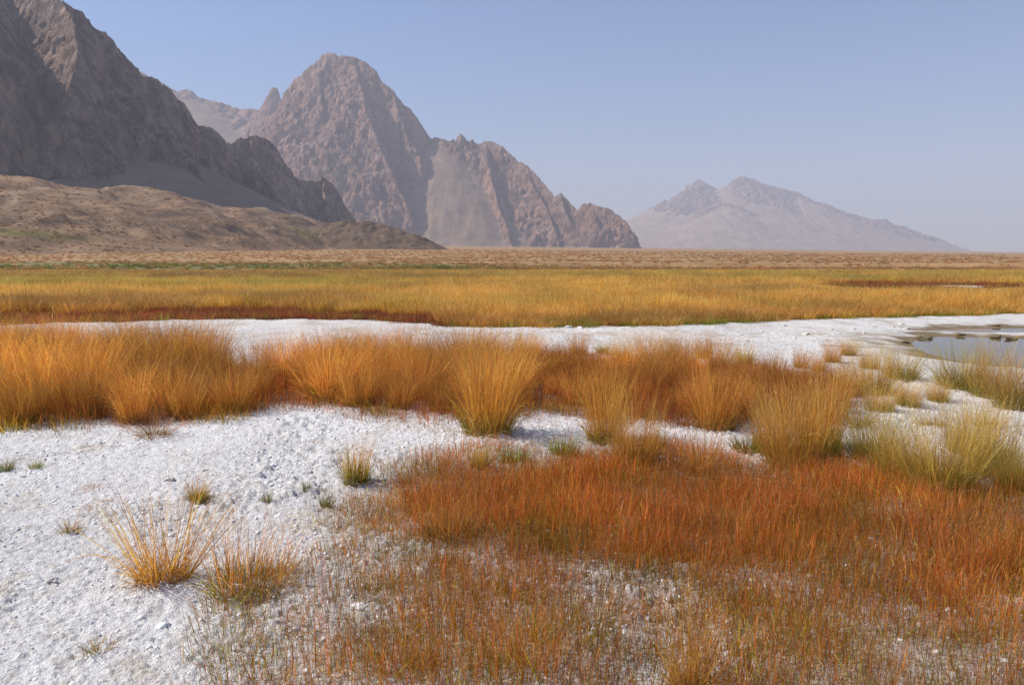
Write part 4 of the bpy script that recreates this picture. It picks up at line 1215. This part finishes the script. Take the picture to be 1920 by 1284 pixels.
for i, (x, y, w, lb) in enumerate([(383, 884, 15, "grey clod above the sparse orange tussock on the salt"), (318, 905, 22, "pair-sized grey clod behind the tall stems of the orange tussock"),
                                   (96, 1093, 26, "grey clod at the left below the small dry tuft"), (305, 1176, 26, "broad white salt lump below the two orange tussocks"),
                                   (673, 1146, 34, "squarish white salt lump among the sparse red stems"), (40, 896, 14, "small grey clod near the left frame edge"),
                                   (330, 1035, 18, "grey clod half behind the orange tussock's stems"), (330, 1172, 14, "small clod touching the broad white salt lump")]):
    lump_thing("salt_clod", x, y, w, CLODS if "grey" in lb else WCLODS, i, lb, "clod", "clods on the near salt crust")

# ------------------------------------------------------------------ tussocks one by one
def T(px, py, hpx, kind, label, tint=(1, 1, 1), wide=1.0, vi=None, group="grass tussocks on the salt flat"):
    x, y = onground(px, py)
    h = hpx * y / F * 1.0
    plant_tussock(x, y, h, kind, label, random.randrange(8) if vi is None else vi, random.uniform(0, 6.28), tint, group, wide)

GT = "golden tussocks at the right"
T(1765, 928, 168, 'golden', "tallest pale golden tussock at the right, nearest the frame edge", (1.0, 1.05, 0.95), 0.85)
T(1690, 905, 125, 'golden', "golden tussock pressed against the left side of the tallest pale one", (0.92, 0.95, 0.8), 0.8, group=GT)
T(1640, 862, 115, 'golden', "olive-based golden tussock second to the left of the tallest pale one", (0.8, 0.92, 0.8), 0.95, group=GT)
T(1860, 885, 130, 'golden', "golden tussock half behind the tallest one at the frame edge", (0.92, 0.95, 0.85), 0.85, group=GT)
T(1815, 850, 110, 'golden', "yellow tussock directly behind the tallest pale golden one", (1.0, 1.0, 0.85), 0.85, group=GT)
T(1905, 930, 95, 'golden', "olive low tussock cut by the right frame edge below the golden ones", (0.75, 0.85, 0.7), 0.9, group=GT)
T(1490, 872, 160, 'golden', "big orange-gold tussock standing tall beside the red grass", (1.0, 0.84, 0.7), 0.8, group=GT)
T(1445, 848, 105, 'golden', "rusty gold tussock at the left shoulder of the big orange-gold one", (0.9, 0.76, 0.65), 0.8, group=GT)
T(1540, 840, 135, 'feather', "rust-tipped tussock at the right shoulder of the big orange-gold one", (1.05, 1.0, 0.95), 0.85, group=GT)
T(1555, 862, 75, 'tuft', "short green-based tuft at the right foot of the big orange-gold tussock", (0.7, 0.85, 0.7), 1.2, group=GT)
T(1190, 875, 125, 'golden', "orange-gold tussock at the near end of the belt, front of a pair", (0.95, 0.78, 0.65), 0.8, group=GT)
T(1135, 825, 130, 'feather', "leaning gold tussock just behind the orange-gold one, rear of a pair", (1.15, 1.15, 1.0), 0.8, group=GT)
T(1340, 800, 110, 'feather', "rust-gold tussock at the belt's right end behind the thin dry one", (1.1, 1.0, 0.95), 0.9, group=GT)
T(1400, 845, 45, 'green', "low green clump between the thin dry tussock and the big orange-gold one", (0.8, 0.8, 0.8), 1.0, group=GT)
T(1600, 800, 60, 'fuzzy', "grey-brown dry clump on salt right of the big orange-gold tussock", (0.75, 0.75, 0.75), 1.2, group=GT)
T(1745, 800, 45, 'fuzzy', "thin straw clump on bare salt behind the tallest golden tussock", (1.1, 1.2, 1.1), 1.1, group=GT)
T(1850, 800, 50, 'fuzzy', "thin straw clump on bare salt near the frame edge", (1.1, 1.2, 1.1), 1.1, group=GT)
T(1310, 888, 110, 'sparse', "thin dry brown-orange tussock between the two big golden ones", (0.85, 0.75, 0.8), 0.9, group=GT)
T(1640, 738, 90, 'golden', "golden tussock alone on the salt before the pool", (1.0, 0.95, 0.85), 0.95, group=GT)
T(1690, 712, 62, 'golden', "low greenish tussock right behind the golden one before the pool", (0.8, 0.85, 0.75), 1.0, group=GT)
T(1800, 728, 85, 'golden', "olive tussock at the near shore of the pool, left of three", (0.72, 0.82, 0.7), 1.0, group=GT)
T(1855, 742, 95, 'golden', "golden tussock at the near shore of the pool, middle of three", (0.85, 0.82, 0.75), 1.0, group=GT)
T(1915, 765, 110, 'golden', "brownish tussock at the frame edge near the pool, right of three", (0.72, 0.66, 0.66), 1.0, group=GT)
T(1210, 684, 62, 'feather', "lone golden tuft on the white strip behind the belt", (1.2, 1.15, 1.0), 0.9)
T(1290, 690, 58, 'feather', "rust tuft on the white strip, left of three together", (1.1, 1.0, 0.95))
T(1345, 692, 60, 'feather', "rust tuft on the white strip, middle of three together", (1.1, 1.0, 0.95))
T(1398, 686, 44, 'tuft', "short green-based tuft, right of three on the white strip", (1.0, 1.0, 1.0), 1.3)
T(1500, 692, 36, 'feather', "small rust tuft alone on bare salt, left of a pair", (1.0, 0.92, 0.9))
T(1560, 680, 38, 'feather', "small golden-rust tuft alone on bare salt, right of a pair", (1.1, 1.0, 0.9))
T(1130, 666, 24, 'tuft', "tiny green tuft at the back of the belt", (0.8, 1.1, 0.8), 1.5)
T(912, 815, 172, 'feather', "big feathery rust tussock standing before the belt on bare salt", (1.18, 1.15, 1.0), 0.82, 1)
T(668, 908, 92, 'tuft', "upright orange-tipped tuft casting a shadow on the open salt", (1.05, 1.0, 0.9), 1.0, 0)
T(900, 880, 50, 'tuft', "small yellow-green tuft, left of the two small ones before the red grass", (1.05, 1.1, 0.9), 1.1, 1)
T(966, 868, 40, 'green', "low green tuft with dead brown base before the red grass", (1.0, 1.05, 1.0), 1.2)
T(1056, 852, 48, 'green', "bright green tuft beside the leaning gold tussock", (1.15, 1.15, 1.0), 0.9)
T(825, 896, 48, 'fuzzy', "fuzzy reddish dry tuft between two small green tufts", (1.0, 0.95, 0.95))
T(770, 908, 40, 'fuzzy', "tiny reddish dry sprig right of the upright orange-tipped tuft", (1, 0.95, 0.95), 0.6)
T(1230, 838, 40, 'green', "dark green tuft behind the orange-gold pair", (0.8, 0.8, 0.8), 0.9)
T(290, 815, 58, 'fuzzy', "brown tuft stepping out of the belt's front edge at the left", (0.85, 0.8, 0.75), 1.1)
T(372, 942, 46, 'tuft', "small olive tuft on open salt above the sparse orange tussock", (0.85, 0.85, 0.8), 1.25, 2)
T(130, 1000, 46, 'scrap', "small dry star-shaped tuft on open salt at the left", (1, 1, 1), 1.0, 0)
T(68, 880, 24, 'green', "tiny green tuft on salt at the far left", (1.1, 1.1, 1.0), 0.9)
T(8, 882, 30, 'green', "green tuft cut by the left frame edge", (0.9, 0.9, 0.9), 0.9)
T(305, 1084, 200, 'sparse', "tall sparse orange tussock in the left foreground", (1.0, 0.92, 0.8), 0.85, 0)
T(470, 1095, 130, 'wide', "wide low orange tussock with olive base beside the tall sparse one", (1.2, 1.1, 0.95), 1.15, 0)
T(185, 1225, 46, 'scrap', "flat olive and red scrap of grass at the lower left", (0.9, 0.95, 0.85), 1.5, 1)
T(1290, 1285, 195, 'sparse', "tall thin tussock rising from the bottom frame edge", (0.85, 0.8, 0.8), 0.75, 1)
T(840, 1010, 88, 'wide', "rust clump at the left end of the red grass", (0.85, 0.75, 0.75), 0.9, 1)
T(1860, 1075, 95, 'wide', "rust clump in the red grass at the right frame edge", (1.0, 0.9, 0.9), 1.0, 0)
T(730, 1108, 38, 'scrap', "dark small clump among the sparse red stems", (0.6, 0.55, 0.5), 1.2, 0)
T(790, 1240, 62, 'wide', "dark olive clump with bent straw at the lower middle", (0.7, 0.75, 0.7), 1.0, 1)
T(1480, 885, 60, 'wide', "low brown dry clump under the big orange-gold tussock", (0.8, 0.75, 0.75), 1.0, 1)
for (x, y, h, lb) in [(160, 958, 10, "reddish straw mat just above the dry star-shaped tuft"), (198, 942, 9, "straw mat right of the reddish one on open salt"),
                      (172, 918, 12, "uppermost dark straw scrap on the open salt at the left"), (440, 960, 10, "small straw mat between the olive tuft and the red stems"),
                      (370, 905, 7, "straw scrap beside the olive tuft")]:
    T(x, y, h * 1.8, 'mat', lb, (1, 0.9, 0.85), 1.0)
for (x, y, h, lb) in [(500, 945, 30, "green shoot tuft on open salt left of the red stems"), (575, 925, 30, "green shoot tuft below the upright orange-tipped tuft"),
                      (610, 950, 40, "taller green shoot tuft at the corner of the red stems")]:
    T(x, y, h, 'green', lb, (0.85, 0.8, 0.9), 0.55)

rs = random.Random(12)
for (x, y, h, lb) in [(1085, 668, 40, "low rust tuft on the white strip straight below the pair of white clods"), (1165, 676, 44, "rust tuft on the white strip left of the lone golden tuft"),
                      (1250, 676, 46, "rust tuft on the white strip right of the lone golden tuft"), (1265, 700, 52, "fuller rust tuft just before the left one of three together"),
                      (1320, 674, 36, "small rust tuft behind the middle one of three together"), (1375, 704, 46, "straw-rust tuft before the short green-based one on the strip"),
                      (1440, 712, 46, "rust tuft at the belt's right end facing the bare salt"), (1520, 716, 44, "rust tuft between the bare salt and the big orange-gold tussock"),
                      (1590, 742, 44, "rust-gold tuft left of the golden tussock before the pool"), (1535, 700, 28, "tiny rust tuft under the pair alone on bare salt"),
                      (1700, 760, 40, "thin golden tuft on broken salt midway between the pool and the tallest tussock"), (1758, 752, 36, "small olive tuft on salt left of the three tussocks by the pool"),
                      (1630, 690, 30, "small golden tuft on salt above the golden tussock before the pool"), (1590, 668, 24, "tiny straw tuft at the left of the brown pool shore"),
                      (1215, 720, 52, "rust tuft filling the belt's back edge below the lone golden tuft"), (1650, 770, 40, "low straw tuft on salt below the golden tussock before the pool")]:
    T(x, y, h * (1.35 if x > 1580 else 1.1), 'golden' if 'golden' in lb or 'straw' in lb or 'olive' in lb else 'feather', lb, tuple(np.array([1.05, 0.97, 0.85]) * rs.uniform(0.8, 1.1)), 0.95)

# the dense belt: every tussock its own object
def build_belt():
    pts = []
    def try_add(px, py, gap):
        x, y = onground(px, py)
        if all((x - a) ** 2 + (y - b) ** 2 > gap * gap for a, b, _, _ in pts):
            pts.append((x, y, px, py)); return True
    rnd = random.Random(5)
    for i in range(16000):
        if len(pts) >= 190: break
        x = rnd.uniform(-9.5, 6.0); y = rnd.uniform(7.0, 12.6)
        px, py = gpix(np.array([x]), np.array([y])); px, py = float(px[0]), float(py[0])
        s = float(sd_poly(np.array([px]), np.array([py]), BELT)[0])
        if s < 3: continue
        if 860 < px < 980 and py > 770: continue
        if 960 < px < 1080 and py > 745: continue
        if 490 < px < 590 and py > 722: continue
        if px > 1210 and rnd.random() < 0.55: continue
        try_add(px, py, 0.42)
    made = []
    for x, y, px, py in pts:
        front = "front" if py > 752 else ("back" if py < 700 else "inner")
        n = float(fbm(np.array([x * 0.6]), np.array([y * 0.6]), 3, 771)[0])
        right = px > 1000
        if right: tint = (0.98, 0.85, 0.8)
        else: tint = (1.0, 0.92, 0.9)
        f = 1.06 + 0.9 * n
        gold = rnd.random() < (0.35 if front != "inner" else 0.2)
        if gold: tint = tuple(np.array(tint) * np.array([1.35, 1.4, 1.3]))
        tone_k = rnd.uniform(0.72, 1.18)
        tint = tuple(float(t * f * tone_k * 1.0) for t in tint)
        hr = rnd.uniform(0.68, 1.22)
        h = 0.50 * hr * (0.69 if right else 1.0) * (0.95 if front == "back" else (0.84 if front == "front" else 1.0)) * (1.14 if px < 440 else 1.0)
        lum = tint[0] + tint[1]
        tone = "golden" if gold else ("dark rust" if lum < 1.75 else "bright rust")
        size = "tall" if hr > 1.02 else ("low" if hr < 0.9 else "mid-sized")
        where = {"front": "on belt's near edge", "back": "on belt's back edge", "inner": "deep inside the belt"}[front]
        side = ["at the left frame edge", "under the dark left mountain", "left of the bare notch", "under the middle peak", "beside the lone feathery one",
                "under the peak's falling crest", "below the far mountain", "nearest the pool"][int(np.clip(np.searchsorted([120, 280, 470, 680, 900, 1060, 1300], px), 0, 7))]
        o = plant_tussock(x, y, h, 'feather', f"{size} {tone} tussock {where} {side}", rnd.randrange(5), rnd.uniform(0, 6.28), tint, "tussocks of the dense rust belt", rnd.uniform(0.95, 1.3))
        made.append((px, o))
    same = {}
    for px, o in sorted(made, key=lambda q: q[0]): same.setdefault(o["label"], []).append(o)
    words = {2: ["left of two", "right of two"], 3: ["left of three", "middle of three", "right of three"]}
    many = ["leftmost of several", "second from left", "third from left", "fourth from left", "fifth from left", "sixth from left", "seventh from left", "eighth from left"]
    for lb, os_ in same.items():
        if len(os_) > 1:
            for o, wd in zip(os_, words.get(len(os_), many)): o["label"] = lb + ", " + wd
build_belt()

# ------------------------------------------------------------------ air
def build_haze():
    s = 8200.0; z0, z1 = -3.0, 640.0
    v = [(x, y, z) for z in (z0, z1) for y in (-s, s) for x in (-s, s)]
    f = [(0, 2, 3, 1), (4, 5, 7, 6), (0, 1, 5, 4), (2, 6, 7, 3), (0, 4, 6, 2), (1, 3, 7, 5)]
    me = bpy.data.meshes.new("haze"); me.from_pydata(v, [], f)
    m, nt, out = new_mat("dusty_air")
    p = N(nt, "ShaderNodeVolumePrincipled")
    p.inputs["Color"].default_value = (*HAZE_COLOR, 1)
    p.inputs["Density"].default_value = HAZE_DENSITY
    nt.links.new(p.outputs[0], out.inputs["Volume"])
    me.materials.append(m)
    o = add_obj("haze", me)
    tag(o, "pale dusty air over the whole valley", "haze", kind="stuff")
build_haze()
